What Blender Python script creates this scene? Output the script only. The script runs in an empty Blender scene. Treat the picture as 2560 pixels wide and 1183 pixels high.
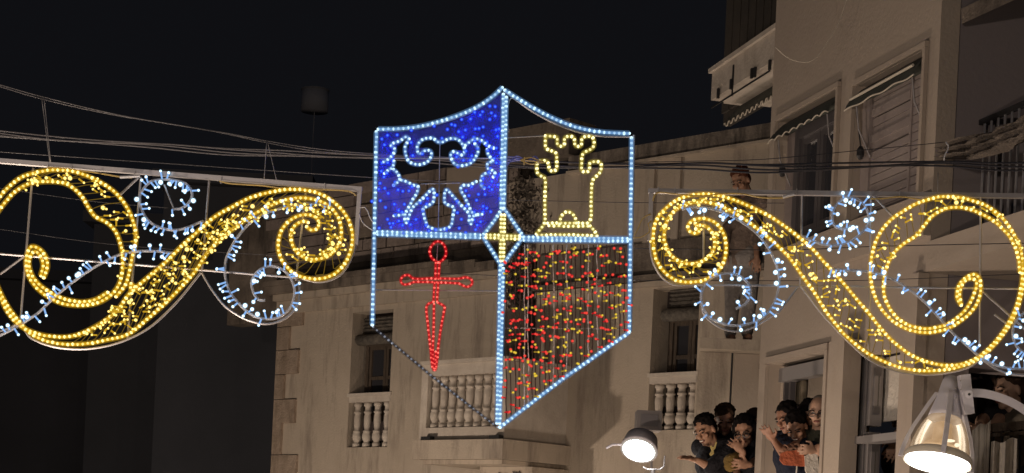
import bpy, bmesh, math, random
from mathutils import Vector, Matrix, Quaternion
from math import radians, sin, cos, pi
random.seed(7)
S = bpy.context.scene
COL = S.collection

# ------------------------------------------------------------------ camera
FPX, PY, TH, EYE = 4500.0, 1390.0, radians(2.7), 3.8
cam = bpy.data.cameras.new('camera'); camo = bpy.data.objects.new('camera', cam); COL.objects.link(camo)
cam.sensor_width = 36; cam.lens = 36*FPX/2560; cam.shift_y = (PY-591.5)/2560
cam.clip_start = .1; cam.clip_end = 600
camo.matrix_world = Matrix(((cos(TH), -sin(TH), 0, 0), (0, 0, -1, 0), (sin(TH), cos(TH), 0, EYE), (0, 0, 0, 1)))
S.camera = camo
# ------------------------------------------------------------------ night sky
w = bpy.data.worlds.new('World'); S.world = w; w.use_nodes = True
bg = w.node_tree.nodes['Background']; bg.inputs[0].default_value = (.0047, .0049, .0062, 1); bg.inputs[1].default_value = 1
S.view_settings.view_transform = 'Standard'; S.view_settings.look = 'None'
S.view_settings.exposure = 0; S.view_settings.gamma = 1; S.view_settings.use_curve_mapping = False
S.cycles.max_bounces = 5; S.cycles.diffuse_bounces = 2; S.cycles.glossy_bounces = 2; S.cycles.transmission_bounces = 4
S.cycles.transparent_max_bounces = 24; S.cycles.sample_clamp_indirect = 1.5; S.cycles.use_light_tree = True
S.cycles.caustics_reflective = False; S.cycles.caustics_refractive = False
try: S.cycles.use_denoising = True
except Exception: pass

# unseen lanterns added to brighten walls and people (built further down): position of the glowing globe, power, colour
FILL_LANTERNS = [((-6.2, 21.8, 2.3), 740, (1, .80, .63)), ((1.3, 14.6, 2.2), 105, (1, .80, .63)), ((.2, 20.6, 2.0), 130, (1, .80, .64)),
            ((-2.8, 6.6, 2.2), 400, (1, .80, .64)), ((.3, 11.0, 2.3), 175, (1, .79, .62)), ((-3.2, -2.5, 4.6), 820, (1, .83, .70)), ((3.3, 6.4, 2.4), 42, (1, .80, .66))]

# ------------------------------------------------------------------ helpers
def ray(px, py):
    a, b = px-1280, PY-py
    return Vector(((a*cos(TH)-b*sin(TH))/FPX, 1, (a*sin(TH)+b*cos(TH))/FPX))
def at(px, py, Y):
    r = ray(px, py)*Y
    return Vector((r.x, r.y, r.z+EYE))
class Plane:
    def __init__(s, X0, Y0, ang):
        s.o = Vector((X0, Y0, 0)); s.d = Vector((sin(ang), -cos(ang), 0)); s.n = Vector((-cos(ang), -sin(ang), 0))
    def uz(s, px, py, off=0):
        r = ray(px, py); o = s.o+s.n*off; t = o.dot(s.n)/Vector((r.x, r.y, 0)).dot(s.n)
        p = r*t; return ((p-o).dot(s.d), p.z+EYE)
    def pt(s, u, z, off=0):
        p = s.o+s.d*u+s.n*off; return Vector((p.x, p.y, z))
class MB:
    def __init__(s): s.v = []; s.f = []; s.m = []
    def add(s, vs, fs, m=0):
        b = len(s.v); s.v += [Vector(v) for v in vs]; s.f += [tuple(b+i for i in f) for f in fs]; s.m += [m]*len(fs); return s
    def hexa(s, p, m=0):   # 8 points: bottom 4, top 4
        return s.add(p, [(3,2,1,0),(4,5,6,7),(0,1,5,4),(1,2,6,5),(2,3,7,6),(3,0,4,7)], m)
    def box(s, a, b, m=0):
        x0,y0,z0 = a; x1,y1,z1 = b
        return s.hexa([(x0,y0,z0),(x1,y0,z0),(x1,y1,z0),(x0,y1,z0),(x0,y0,z1),(x1,y0,z1),(x1,y1,z1),(x0,y1,z1)], m)
    def pbox(s, P, u0, u1, z0, z1, o0, o1, m=0):   # box on a facade plane
        return s.hexa([P.pt(u0,z0,o1),P.pt(u1,z0,o1),P.pt(u1,z0,o0),P.pt(u0,z0,o0),P.pt(u0,z1,o1),P.pt(u1,z1,o1),P.pt(u1,z1,o0),P.pt(u0,z1,o0)], m)
    def tube(s, pts, r, n=6, m=0, caps=True, rs=None):
        pts = [Vector(p) for p in pts]; k = len(pts); b = len(s.v); up = None
        for i, p in enumerate(pts):
            t = (pts[min(i+1,k-1)]-pts[max(i-1,0)]).normalized()
            if up is None: up = Vector((0,1,0)) if abs(t.y) < .9 else Vector((1,0,0))
            a = (up-t*up.dot(t)).normalized(); c = t.cross(a); up = a; rr = rs[i] if rs else r
            for j in range(n):
                q = 2*pi*j/n; s.v.append(p+a*cos(q)*rr+c*sin(q)*rr)
        for i in range(k-1):
            for j in range(n):
                s.f.append((b+i*n+j, b+i*n+(j+1)%n, b+(i+1)*n+(j+1)%n, b+(i+1)*n+j)); s.m.append(m)
        if caps:
            s.f.append(tuple(b+j for j in reversed(range(n)))); s.f.append(tuple(b+(k-1)*n+j for j in range(n))); s.m += [m, m]
        return s
    def bar(s, a, b, w, d, m=0):   # rectangular bar in a plane facing the street, w in plane, d along y
        a, b = Vector(a), Vector(b); t = (b-a).normalized(); n = Vector((-t.z,0,t.x)).normalized()*w/2; y = Vector((0,d/2,0))
        return s.hexa([a-n-y,a+n-y,a+n+y,a-n+y,b-n-y,b+n-y,b+n+y,b-n+y], m)
    def lathe(s, prof, n=12, m=0, M=None, caps=True, a0=0, a1=2*pi):
        b = len(s.v); M = M or Matrix(); full = abs(a1-a0-2*pi) < 1e-6; nn = n if full else n+1
        for r, z in prof:
            for j in range(nn):
                q = a0+(a1-a0)*j/n; s.v.append(M @ Vector((r*cos(q), r*sin(q), z)))
        for i in range(len(prof)-1):
            for j in range(n):
                k = (j+1)%nn
                s.f.append((b+i*nn+j, b+i*nn+k, b+(i+1)*nn+k, b+(i+1)*nn+j)); s.m.append(m)
        if caps and full:
            s.f.append(tuple(b+j for j in reversed(range(n)))); s.f.append(tuple(b+(len(prof)-1)*n+j for j in range(n))); s.m += [m, m]
        return s
    def ell(s, c, rad, R=None, m=0, n=10, k=7):
        c = Vector(c); b = len(s.v); R = R or Matrix.Identity(3)
        for i in range(1, k):
            a = pi*i/k
            for j in range(n):
                q = 2*pi*j/n; s.v.append(c+R@Vector((rad[0]*sin(a)*cos(q), rad[1]*sin(a)*sin(q), rad[2]*cos(a))))
        s.v.append(c+R@Vector((0,0,rad[2]))); s.v.append(c-R@Vector((0,0,rad[2]))); T = len(s.v)-2
        for i in range(k-2):
            for j in range(n):
                s.f.append((b+i*n+j, b+(i+1)*n+j, b+(i+1)*n+(j+1)%n, b+i*n+(j+1)%n)); s.m.append(m)
        for j in range(n):
            s.f.append((T, b+j, b+(j+1)%n)); s.f.append((T+1, b+(k-2)*n+(j+1)%n, b+(k-2)*n+j)); s.m += [m, m]
        return s
    def cap(s, a, b, ra, rb, n=8):
        a, b = Vector(a), Vector(b); s.ell(a, (ra,)*3, n=n, k=6); s.ell(b, (rb,)*3, n=n, k=6)
        return s.tube([a, b], ra, n, rs=[ra, rb])
    def mesh(s, name, mats, off=Vector(), smooth=False):
        me = bpy.data.meshes.new(name); me.from_pydata([v-off for v in s.v], [], s.f)
        for mt in (mats if isinstance(mats, (list, tuple)) else [mats]): me.materials.append(mt)
        me.polygons.foreach_set('material_index', s.m)
        if smooth: me.polygons.foreach_set('use_smooth', [True]*len(s.f))
        me.validate(); me.update(); return me
    def build(s, name, mats, parent=None, smooth=False, kind=None, **tags):
        off = world_loc(parent) if parent else Vector()
        o = bpy.data.objects.new(name, s.mesh(name, mats, off, smooth)); COL.objects.link(o)
        if parent: o.parent = parent
        if kind: o['kind'] = kind
        for k, v in tags.items(): o[k] = v
        return o
def world_loc(o):
    l = Vector(o.location)
    while o.parent: o = o.parent; l += o.location
    return l
def thing(name, label, cat, loc=(0,0,0), group=None):
    o = bpy.data.objects.new(name, None); COL.objects.link(o); o.location = loc; o.empty_display_size = .1
    o['label'] = label; o['category'] = cat
    if group: o['group'] = group
    return o
def tag(o, label, cat, group=None):
    o['label'] = label; o['category'] = cat
    if group: o['group'] = group
    return o
def inst(name, me, parent, loc, rot=None, sc=None):
    o = bpy.data.objects.new(name, me); COL.objects.link(o); o.parent = parent
    o.location = Vector(loc)-(world_loc(parent) if parent else Vector())
    if rot is not None: o.rotation_mode = 'QUATERNION'; o.rotation_quaternion = rot
    if sc: o.scale = (sc,)*3 if not isinstance(sc, (tuple, list)) else sc
    return o

# ------------------------------------------------------------------ materials
def mat(name, col=(.5,.5,.5), rough=.7, metal=0, emit=None, es=1, spec=.4):
    m = bpy.data.materials.new(name); m.use_nodes = True; b = m.node_tree.nodes['Principled BSDF']
    b.inputs['Base Color'].default_value = (*col, 1); b.inputs['Roughness'].default_value = rough; b.inputs['Metallic'].default_value = metal
    b.inputs['Specular IOR Level'].default_value = spec
    if emit: b.inputs['Emission Color'].default_value = (*emit, 1); b.inputs['Emission Strength'].default_value = es
    return m
def worn(name, c1, c2, scale=1.5, rough=.85, bump=.3, stain=None, stretch=(1,1,1), lo=.35, hi=.65, fine=40, streak=0):
    m = mat(name, c1, rough); nt = m.node_tree; N = nt.nodes; L = nt.links; b = N['Principled BSDF']
    g = N.new('ShaderNodeNewGeometry'); mp = N.new('ShaderNodeMapping'); mp.inputs['Scale'].default_value = stretch; L.new(g.outputs['Position'], mp.inputs['Vector'])
    n1 = N.new('ShaderNodeTexNoise'); n1.inputs['Scale'].default_value = scale; n1.inputs['Detail'].default_value = 7; n1.inputs['Roughness'].default_value = .62; L.new(mp.outputs[0], n1.inputs['Vector'])
    r = N.new('ShaderNodeValToRGB'); r.color_ramp.elements[0].position = lo; r.color_ramp.elements[1].position = hi
    r.color_ramp.elements[0].color = (*c1, 1); r.color_ramp.elements[1].color = (*c2, 1); L.new(n1.outputs['Fac'], r.inputs[0]); out = r.outputs[0]
    if stain:
        mp2 = N.new('ShaderNodeMapping'); mp2.inputs['Scale'].default_value = (3.2, 3.2, .55); L.new(g.outputs['Position'], mp2.inputs['Vector'])
        n2 = N.new('ShaderNodeTexNoise'); n2.inputs['Scale'].default_value = 1.3; n2.inputs['Detail'].default_value = 8; n2.inputs['Roughness'].default_value = .7; L.new(mp2.outputs[0], n2.inputs['Vector'])
        r2 = N.new('ShaderNodeValToRGB'); r2.color_ramp.elements[0].position = .50-streak; r2.color_ramp.elements[1].position = .72-streak; L.new(n2.outputs['Fac'], r2.inputs[0])
        mx = N.new('ShaderNodeMix'); mx.data_type = 'RGBA'; L.new(r2.outputs[0], mx.inputs['Factor']); L.new(out, mx.inputs['A']); mx.inputs['B'].default_value = (*stain, 1); out = mx.outputs['Result']
    L.new(out, b.inputs['Base Color'])
    n3 = N.new('ShaderNodeTexNoise'); n3.inputs['Scale'].default_value = fine; n3.inputs['Detail'].default_value = 5; L.new(g.outputs['Position'], n3.inputs['Vector'])
    bp = N.new('ShaderNodeBump'); bp.inputs['Strength'].default_value = bump; bp.inputs['Distance'].default_value = .02; L.new(n3.outputs['Fac'], bp.inputs['Height'])
    bp2 = N.new('ShaderNodeBump'); bp2.inputs['Strength'].default_value = bump; bp2.inputs['Distance'].default_value = .08; L.new(n1.outputs['Fac'], bp2.inputs['Height']); L.new(bp.outputs[0], bp2.inputs['Normal'])
    L.new(bp2.outputs[0], b.inputs['Normal']); return m
def glow(name, col, s, alpha=None, base=(.6,.6,.6)):
    m = bpy.data.materials.new(name); m.use_nodes = True; N = m.node_tree.nodes; L = m.node_tree.links; N.clear()
    o = N.new('ShaderNodeOutputMaterial'); e = N.new('ShaderNodeEmission'); e.inputs[0].default_value = (*col, 1); e.inputs[1].default_value = s
    if alpha is None: L.new(e.outputs[0], o.inputs[0])
    else:
        t = N.new('ShaderNodeBsdfTransparent'); mx = N.new('ShaderNodeMixShader'); mx.inputs[0].default_value = alpha
        L.new(t.outputs[0], mx.inputs[1]); L.new(e.outputs[0], mx.inputs[2]); L.new(mx.outputs[0], o.inputs[0])
    return m
def see(name, col, alpha, rough=.3):
    m = bpy.data.materials.new(name); m.use_nodes = True; N = m.node_tree.nodes; L = m.node_tree.links
    b = N['Principled BSDF']; b.inputs['Base Color'].default_value = (*col, 1); b.inputs['Roughness'].default_value = rough; b.inputs['Alpha'].default_value = alpha
    return m
M = dict(
 plaster=worn('plaster', (.50,.43,.35), (.43,.365,.295), 1.1, stain=(.24,.20,.165), bump=.3, streak=.0),
 plaster_mauve=worn('mauve_plaster', (.235,.205,.205), (.21,.185,.19), .5, bump=.05),
 plaster_right=worn('right_plaster', (.40,.34,.28), (.36,.30,.25), .7, bump=.16, stain=(.33,.27,.22), streak=-.06),
 old=worn('old_render', (.27,.225,.185), (.14,.115,.095), 2.2, stain=(.05,.042,.036), bump=.5, streak=.02),
 stained=worn('stained_parapet', (.36,.31,.26), (.12,.10,.085), 3.5, stain=(.04,.034,.03), bump=.5, stretch=(1,1,.35), streak=.05),
 quoin=worn('quoin_stone', (.42,.33,.26), (.30,.235,.18), 5, bump=.5, stain=(.2,.15,.11)),
 block=worn('wall_block', (.34,.28,.25), (.22,.18,.16), 3, bump=.6, stain=(.04,.035,.03)),
 white_stone=worn('cast_stone', (.60,.54,.47), (.50,.44,.38), 4, bump=.25, stain=(.34,.29,.24), streak=-.05),
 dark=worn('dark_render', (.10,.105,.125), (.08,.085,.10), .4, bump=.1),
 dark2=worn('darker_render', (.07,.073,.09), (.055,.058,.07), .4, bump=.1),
 asphalt=worn('asphalt', (.05,.05,.05), (.06,.058,.055), 3, bump=.3),
 wood=worn('dark_wood', (.10,.075,.055), (.05,.037,.028), 8, bump=.3, stretch=(6,6,.6), rough=.6),
 shutter=worn('shutter_slats', (.30,.255,.24), (.25,.21,.20), 3, bump=.15, rough=.6),
 reed=worn('rolled_blind', (.17,.15,.125), (.09,.08,.07), 14, bump=.5),
 darkslat=worn('dark_slats', (.05,.042,.034), (.035,.03,.026), 4, bump=.2),
 awning=worn('awning_cloth', (.07,.075,.065), (.045,.05,.045), 3, bump=.3),
 braid=mat('awning_braid', (.55,.5,.42), .8),
 sheet=worn('tarpaulin', (.17,.14,.115), (.11,.09,.075), 5, bump=.8, stretch=(1,1,4)),
 alu=mat('aluminium', (.36,.34,.34), .45, .6), alu_dark=mat('dark_aluminium', (.12,.11,.115), .45, .4),
 galv=mat('galvanised_steel', (.40,.385,.40), .45, .5), wire=mat('steel_wire', (.42,.41,.42), .45, .6),
 cable=mat('black_cable', (.03,.03,.04), .5), cable_grey=mat('grey_cable', (.115,.11,.118), .5),
 clear_cable=mat('clear_cable', (.55,.55,.58), .3), amber_cable=mat('amber_cable', (.45,.33,.12), .4), blue_cable=mat('blue_cable', (.12,.16,.62), .4),
 glass=mat('window_glass', (.035,.035,.04), .06, 0, spec=.6), glass_pale=mat('curtained_glass', (.16,.155,.125), .12, 0, spec=.5),
 curtain=worn('curtain', (.42,.35,.25), (.33,.27,.19), 3, bump=.2, stretch=(9,9,.3)),
 curtain_green=worn('net_curtain', (.30,.30,.22), (.20,.20,.16), 3, bump=.2, stretch=(9,9,.25)),
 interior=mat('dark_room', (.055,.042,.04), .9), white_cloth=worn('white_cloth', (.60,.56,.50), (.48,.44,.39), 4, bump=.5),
 lampgrey=mat('lamp_grey', (.62,.60,.66), .38, .05), lampdark=mat('lamp_shadow_grey', (.07,.065,.07), .4, .1),
 rim_glow=mat('lamp_rim', (.66,.60,.50), .45, .0), iron=mat('black_iron', (.03,.03,.032), .5, .3),
 gold=mat('gold_print', (.75,.6,.25), .3, .7), spec_frame=mat('spectacles', (.02,.02,.02), .3),
 b_white=glow('white_led_bead', (.58,.84,1), 1.7), t_white=glow('white_rope_tube', (.17,.36,.68), 1.0, .65),
 b_gold=glow('gold_led_bead', (1,.74,.26), 3.0), t_gold=glow('gold_rope_tube', (.86,.47,.012), .95, .65),
 b_cream=glow('cream_led_bead', (1,.88,.42), 2.6), t_cream=glow('cream_rope_tube', (.56,.44,.07), .80, .58),
 b_red=glow('red_led_bead', (1,.13,.10), 2.6), t_red=glow('red_rope_tube', (.75,.006,.016), .75, .6),
 t_blue=glow('blue_lit_rope_tube', (.10,.22,.95), .7, .5),
 b_dim=glow('dim_led_bead', (.42,.44,.52), 1.0), t_dim=glow('unlit_rope_tube', (.035,.035,.045), .6, .55),  # tube of the dark rope gets a faint painted glow
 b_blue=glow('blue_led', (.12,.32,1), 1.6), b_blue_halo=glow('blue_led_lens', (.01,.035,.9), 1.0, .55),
 l_white=glow('white_led', (.55,.80,1), 3.5), l_white_stem=glow('white_led_stem', (.25,.46,.85), 1.1, .8),
 l_gold=glow('gold_led', (1,.70,.18), 3), l_gold_stem=glow('gold_led_stem', (.62,.36,.02), .9, .8),
 l_red=glow('red_led', (1,.07,.05), 1.1), l_red_stem=glow('red_led_stem', (.60,.012,.02), .75, .8),
 l_yel=glow('yellow_led', (.95,.66,.06), 1.0), l_yel_stem=glow('yellow_led_stem', (.42,.26,.03), .75, .8),
 brown_wire=mat('brown_wire', (.055,.025,.022), .5),
 clear=see('clear_tube', (.55,.58,.65), .45, .15),
 lantern=glow('lantern_globe', (1,.72,.5), 12), flood=glow('floodlight_lens', (1,.98,.94), 30), lampdisc=glow('lamp_disc', (1,.95,.86), 6),
)
for k in ('b_white','t_white','b_gold','b_cream','t_cream','b_red','t_red','b_dim','b_blue','b_blue_halo','l_white_stem','l_gold_stem','l_red','l_red_stem','l_yel','l_yel_stem','t_blue','lantern'):
    try: M[k].cycles.emission_sampling = 'NONE'
    except Exception: pass

# ------------------------------------------------------------------ ground
MB().add([(-60,-20,0),(60,-20,0),(60,120,0),(-60,120,0)], [(0,1,2,3)]).build('street', M['asphalt'], kind='structure')
# ------------------------------------------------------------------ fill lanterns added out of view, and their light
lan_lab = ['globe lantern on a short post beside the old cream building', 'globe lantern on a short post before the plain wall bay', 'globe lantern on a short post below the corner balcony of the old house',
           'globe lantern on a short post at the left kerb near the camera', 'globe lantern on a short post in front of the flat windows', 'globe lantern on a tall post behind the camera at the left kerb', 'globe lantern on a short post at the right kerb before the shaded balcony']
for (p, pw, c), lb in zip(FILL_LANTERNS, lan_lab):
    t = thing('post_lantern', lb, 'street lamp', (p[0], p[1], 0), 'post lanterns below the picture')
    MB().lathe([(.09,0),(.09,.12),(.04,.2),(.035,p[2]-.35),(.07,p[2]-.3),(.07,p[2]-.17)], 10).lathe([(.02,p[2]+.17),(.12,p[2]+.19),(.02,p[2]+.27)], 10)
    b = MB(); T = Matrix.Translation((p[0], p[1], 0))
    b.lathe([(.09,0),(.09,.12),(.04,.2),(.035,p[2]-.35),(.07,p[2]-.3),(.07,p[2]-.17)], 10, M=T).build('post', M['iron'], t, True)
    MB().ell(p, (.16,.16,.16)).build('globe', M['lantern'], t, True)
    l = bpy.data.lights.new('lantern_light', 'POINT'); l.energy = pw; l.color = c; l.shadow_soft_size = .16
    lo = bpy.data.objects.new('lantern_light', l); COL.objects.link(lo); lo.location = (p[0], p[1], p[2]+.40)

# ------------------------------------------------------------------ facade wall with openings
def wall(P, u0, u1, z0, z1, holes, t, name, m, parent, off=0, zfun=None, deep=None):
    b = MB(); us = sorted({u0,u1,*[h[0] for h in holes],*[h[1] for h in holes]}); zs = sorted({z0,z1,*[h[2] for h in holes],*[h[3] for h in holes]})
    us = [u for u in us if u0 <= u <= u1]; zs = [z for z in zs if z0 <= z <= z1]
    for i in range(len(us)-1):
        for j in range(len(zs)-1):
            cu, cz = (us[i]+us[i+1])/2, (zs[j]+zs[j+1])/2
            if any(h[0] < cu < h[1] and h[2] < cz < h[3] for h in holes): continue
            b.add([P.pt(us[i],zs[j],off),P.pt(us[i+1],zs[j],off),P.pt(us[i+1],zs[j+1],off),P.pt(us[i],zs[j+1],off)], [(0,1,2,3)])
            b.add([P.pt(us[i],zs[j],off-t),P.pt(us[i+1],zs[j],off-t),P.pt(us[i+1],zs[j+1],off-t),P.pt(us[i],zs[j+1],off-t)], [(3,2,1,0)])
    for h in holes+[(u1,u0,z1,z0)]:
        a,c,d,e = h
        q = [(a,d),(c,d),(c,e),(a,e)]
        for k in range(4):
            p1, p2 = q[k], q[(k+1)%4]
            b.add([P.pt(*p1,off),P.pt(*p2,off),P.pt(*p2,off-t),P.pt(*p1,off-t)], [(0,1,2,3)])
    return b.build(name, m, parent)

# ================================================================== MIDDLE BUILDING
A45 = radians(45)
r0 = ray(1395, 1110)*24
FM = Plane(r0.x, r0.y, A45)
mb = thing('old_town_house', 'old cream plastered house behind the shield of lights, with stone corner blocks and balustrades', 'building', (FM.o.x, FM.o.y, 0))
def U(px, py, P=FM, off=0): return P.uz(px, py, off)[0]
def Z(px, py, P=FM, off=0): return P.uz(px, py, off)[1]
uL = U(692,1000); uR = U(1925,700)
z_led = Z(1000,690)
lw = (U(878,880), U(979,880), Z(925,1118), Z(925,778))
rw = (U(1626,900), U(1742,900), Z(1685,1075), Z(1685,718))
bd = (U(1272,780), U(1342,780), Z(1300,1010), Z(1300,640))
z_up = Z(1560,640)
z_top = z_led
wall(FM, uL, U(1262,700), 0, z_led, [lw], .42, 'wall', M['plaster'], mb)
ztR = Z(1715,350)
wall(FM, U(1262,700), uR, 0, ztR-.18, [(rw[0],rw[1],rw[2],rw[3]), (U(1275,780),U(1340,780),Z(1300,1000),Z(1300,645))], .42, 'wall', M['plaster'], mb)
# stepped roof parts on the right
b = MB(); b.pbox(FM, U(1272,310), U(1428,310), Z(1340,400), Z(1428,296), -.5, .03); b.build('roof_block', M['old'], mb)
b = MB(); b.pbox(FM, U(1430,380), uR+.3, ztR-.18, ztR+.02, -.35, .06)
b.build('parapet', M['stained'], mb)
MB().pbox(FM, U(1430,380), uR, ztR-.215, ztR-.183, -.2, .10).build('parapet_moulding', M['plaster'], mb)
# pilaster strips on right wall
for x0, x1 in ((1618,1640), (1688,1705)):
    MB().pbox(FM, U(x0,450), U(x1,450), Z(1640,620), ztR-.22, 0, .04).build('pilaster', M['plaster'], mb)
# dark band painted for the overhang's shadow, and ledges, across right wall
MB().pbox(FM, U(1350,650), uR, Z(1600,698), Z(1600,612), .0, .05).build('ledge_band', M['old'], mb)
MB().pbox(FM, U(1350,650), uR, Z(1600,706), Z(1600,694), .0, .14).build('ledge', M['old'], mb)
MB().pbox(FM, U(1350,650), uR, Z(1600,722), Z(1600,709), .0, .07).build('ledge_moulding', M['plaster'], mb)
# left upper storey: set back, dark block work
UP = Plane(FM.o.x, FM.o.y, A45)
zb, zt = z_led-.05, Z(1000,432)
wall(FM, U(560,560), U(1262,560), zb-.4, zt-.01, [], .3, 'upper_wall', M['old'], mb, off=-.15)
b = MB(); b.pbox(FM, U(1111,430), U(1258,430), Z(1180,470), Z(1180,408), -.6, -.05); b.build('roof_block', M['plaster_right'], mb)
bl = MB().box((-.5,-.5,-.5),(.5,.5,.5)).mesh('block', M['block'])
u = U(600,560); rows = 7; hh = (zt-zb-.35)/rows
qz = Quaternion((0,0,1), math.atan2(FM.d.y, FM.d.x))
rnd = random.Random(3)
for i in range(rows):
    uu = U(640,560)+rnd.random()*.3
    while uu < U(1240,560):
        L = rnd.uniform(.34,.62)
        if rnd.random() < .93:
            inst('block', bl, mb, FM.pt(uu+L/2, zb+.35+hh*(i+.5), -.145+rnd.uniform(-.01,.014)), qz, (L-.02, .06, hh-.02))
        uu += L
for i in range(26):   # crumbling bits of the ledge
    uu = U(800+rnd.random()*430, 690); s = rnd.uniform(.04,.12)
# projecting eroded ledge and cornice
MB().pbox(FM, U(690,700), U(1150,690), z_led+.02, z_led+.10, -.1, .24).build('ledge', M['old'], mb)
MB().pbox(FM, U(1150,690), U(1215,690), z_led-.05, z_led+.06, -.1, .23).build('ledge', M['old'], mb)
MB().pbox(FM, U(690,720), U(1262,700), z_led-.10, z_led+.017, .0, .22).build('cornice', M['old'], mb)
MB().pbox(FM, U(700,735), U(1262,720), z_led-.20, z_led-.103, .0, .14).build('cornice_moulding', M['plaster'], mb)
MB().pbox(FM, U(700,745), U(1262,740), z_led-.40, z_led-.203, .0, .06).build('frieze', M['plaster'], mb)
# corner blocks
zz = 2.4; k = 0
zq = [Z(700,y) for y in (1183,1100,1060,1003,950,878,820,770)]
edges = [(1183+90,1138,740),(1138,1003+55,705),(1060,1000,740),(1000,938,712),(938,878,748),(878,820,726),(820,770,760)]
for y1, y0, xr in edges:
    w_ = U(xr,y1)-uL
    MB().pbox(FM, uL-.012, uL+w_, Z(700,y1)+.006, Z(700,y0)-.006, -.02, .05).build('corner_block', M['quoin'], mb)
def casement(P, h, parent, off, leaves=2, m='wood', pane='glass', mull=.05, rail=True, top=0):
    u0,u1,z0,z1 = h
    f = MB(); fw = .07
    f.pbox(P,u0,u0+fw,z0,z1,off-.05,off+.03).pbox(P,u1-fw,u1,z0,z1,off-.05,off+.03).pbox(P,u0+fw,u1-fw,z1-fw,z1,off-.05,off+.03).pbox(P,u0+fw,u1-fw,z0,z0+fw,off-.05,off+.03)
    wd = f.build('window', M[m], parent)
    n = leaves; a = (u1-u0-2*fw)/n
    for i in range(n):
        x0, x1 = u0+fw+a*i+.004, u0+fw+a*(i+1)-.004
        s = MB(); s.pbox(P,x0,x0+mull,z0+fw,z1-fw,off-.03,off+.012).pbox(P,x1-mull,x1,z0+fw,z1-fw,off-.03,off+.012).pbox(P,x0+mull,x1-mull,z1-fw-mull,z1-fw,off-.03,off+.012).pbox(P,x0+mull,x1-mull,z0+fw,z0+fw+mull,off-.03,off+.012)
        if rail: zm = z0+fw+(z1-z0-2*fw)*.55; s.pbox(P,x0+mull,x1-mull,zm-.025,zm+.025,off-.03,off+.010)
        s.build('sash', M[m], wd)
        MB().pbox(P,x0+mull,x1-mull,z0+fw+mull,z1-fw-mull,off-.02,off-.012).build('pane', M[pane], wd)
    return wd
# windows behind the balustrades
casement(FM, (lw[0]+.12, lw[1]+.10, Z(930,1050), Z(930,850)), mb, -.22, top=1)
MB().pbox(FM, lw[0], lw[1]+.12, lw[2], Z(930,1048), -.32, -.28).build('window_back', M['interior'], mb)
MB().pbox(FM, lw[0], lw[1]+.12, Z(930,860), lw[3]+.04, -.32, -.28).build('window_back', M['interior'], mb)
casement(FM, (rw[0]+.12, rw[1]+.10, Z(1700,1010), Z(1700,784)), mb, -.22)
MB().pbox(FM, rw[0], rw[1]+.12, rw[2], Z(1700,1010), -.32, -.28).build('window_back', M['interior'], mb)
MB().pbox(FM, rw[0], rw[1]+.12, Z(1700,780), rw[3]+.03, -.32, -.28).build('window_back', M['interior'], mb)
for (ua, ub, za) in ((lw[0]+.03, lw[1]+.0, Z(930,845)), (rw[0]+.10, rw[1]+.0, Z(1700,782))):   # rolled reed blinds
    b = MB(); b.tube([FM.pt(ua, za, -.12), FM.pt(ub, za, -.12)], .085, 10)
    b.pbox(FM, ua+.05, ub-.05, za+.06, za+.34, -.2, -.17)
    for k in range(5): b.pbox(FM, ua+.04, ub-.04, za+.1+k*.05, za+.125+k*.05, -.17, -.155)
    b.build('rolled_blind', M['reed'], mb, True)
MB().pbox(FM, U(1275,780), U(1340,780), Z(1300,1000), Z(1300,645), -.40, -.36).build('balcony_door', M['wood'], mb)
# balusters
BP = [(.052,0),(.052,.075),(.040,.085),(.036,.11),(.052,.15),(.060,.20),(.055,.27),(.046,.30),(.050,.31),(.050,.335),(.034,.35),(.040,.42),(.046,.56),(.044,.64),(.036,.69),(.050,.71),(.050,.735),(.038,.75),(.036,.83),(.052,.86),(.052,.93)]
def balustrade(P, u0, u1, z0, z1, off, n, parent, railh, sole=0, ext=.03, wid=.9):
    H = z1-railh-z0-sole
    r = MB(); r.pbox(P,u0-ext,u1+ext,z1-railh,z1,off-.07,off+.08).pbox(P,u0-ext-.015,u1+ext+.015,z1-.045,z1+.004,off-.085,off+.10)
    if sole: r.pbox(P,u0,u1,z0,z0+sole,off-.07,off+.07)
    bs = r.build('balustrade', M['white_stone'], parent)
    me = MB().lathe([(a*wid, z/.93) for a, z in BP], 12).mesh('baluster', M['white_stone'], smooth=True)
    for i in range(n):
        inst('baluster', me, bs, P.pt(u0+(u1-u0)*(i+.5)/n, z0+sole, off), qz, (1,1,H))
    return bs
balustrade(FM, lw[0]+.02, lw[1], lw[2]+.01, Z(925,983), -.08, 4, mb, .13, wid=1.25)
balustrade(FM, rw[0]+.02, rw[1], rw[2]+.01, Z(1685,932), -.08, 4, mb, .13, wid=1.25)
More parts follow.
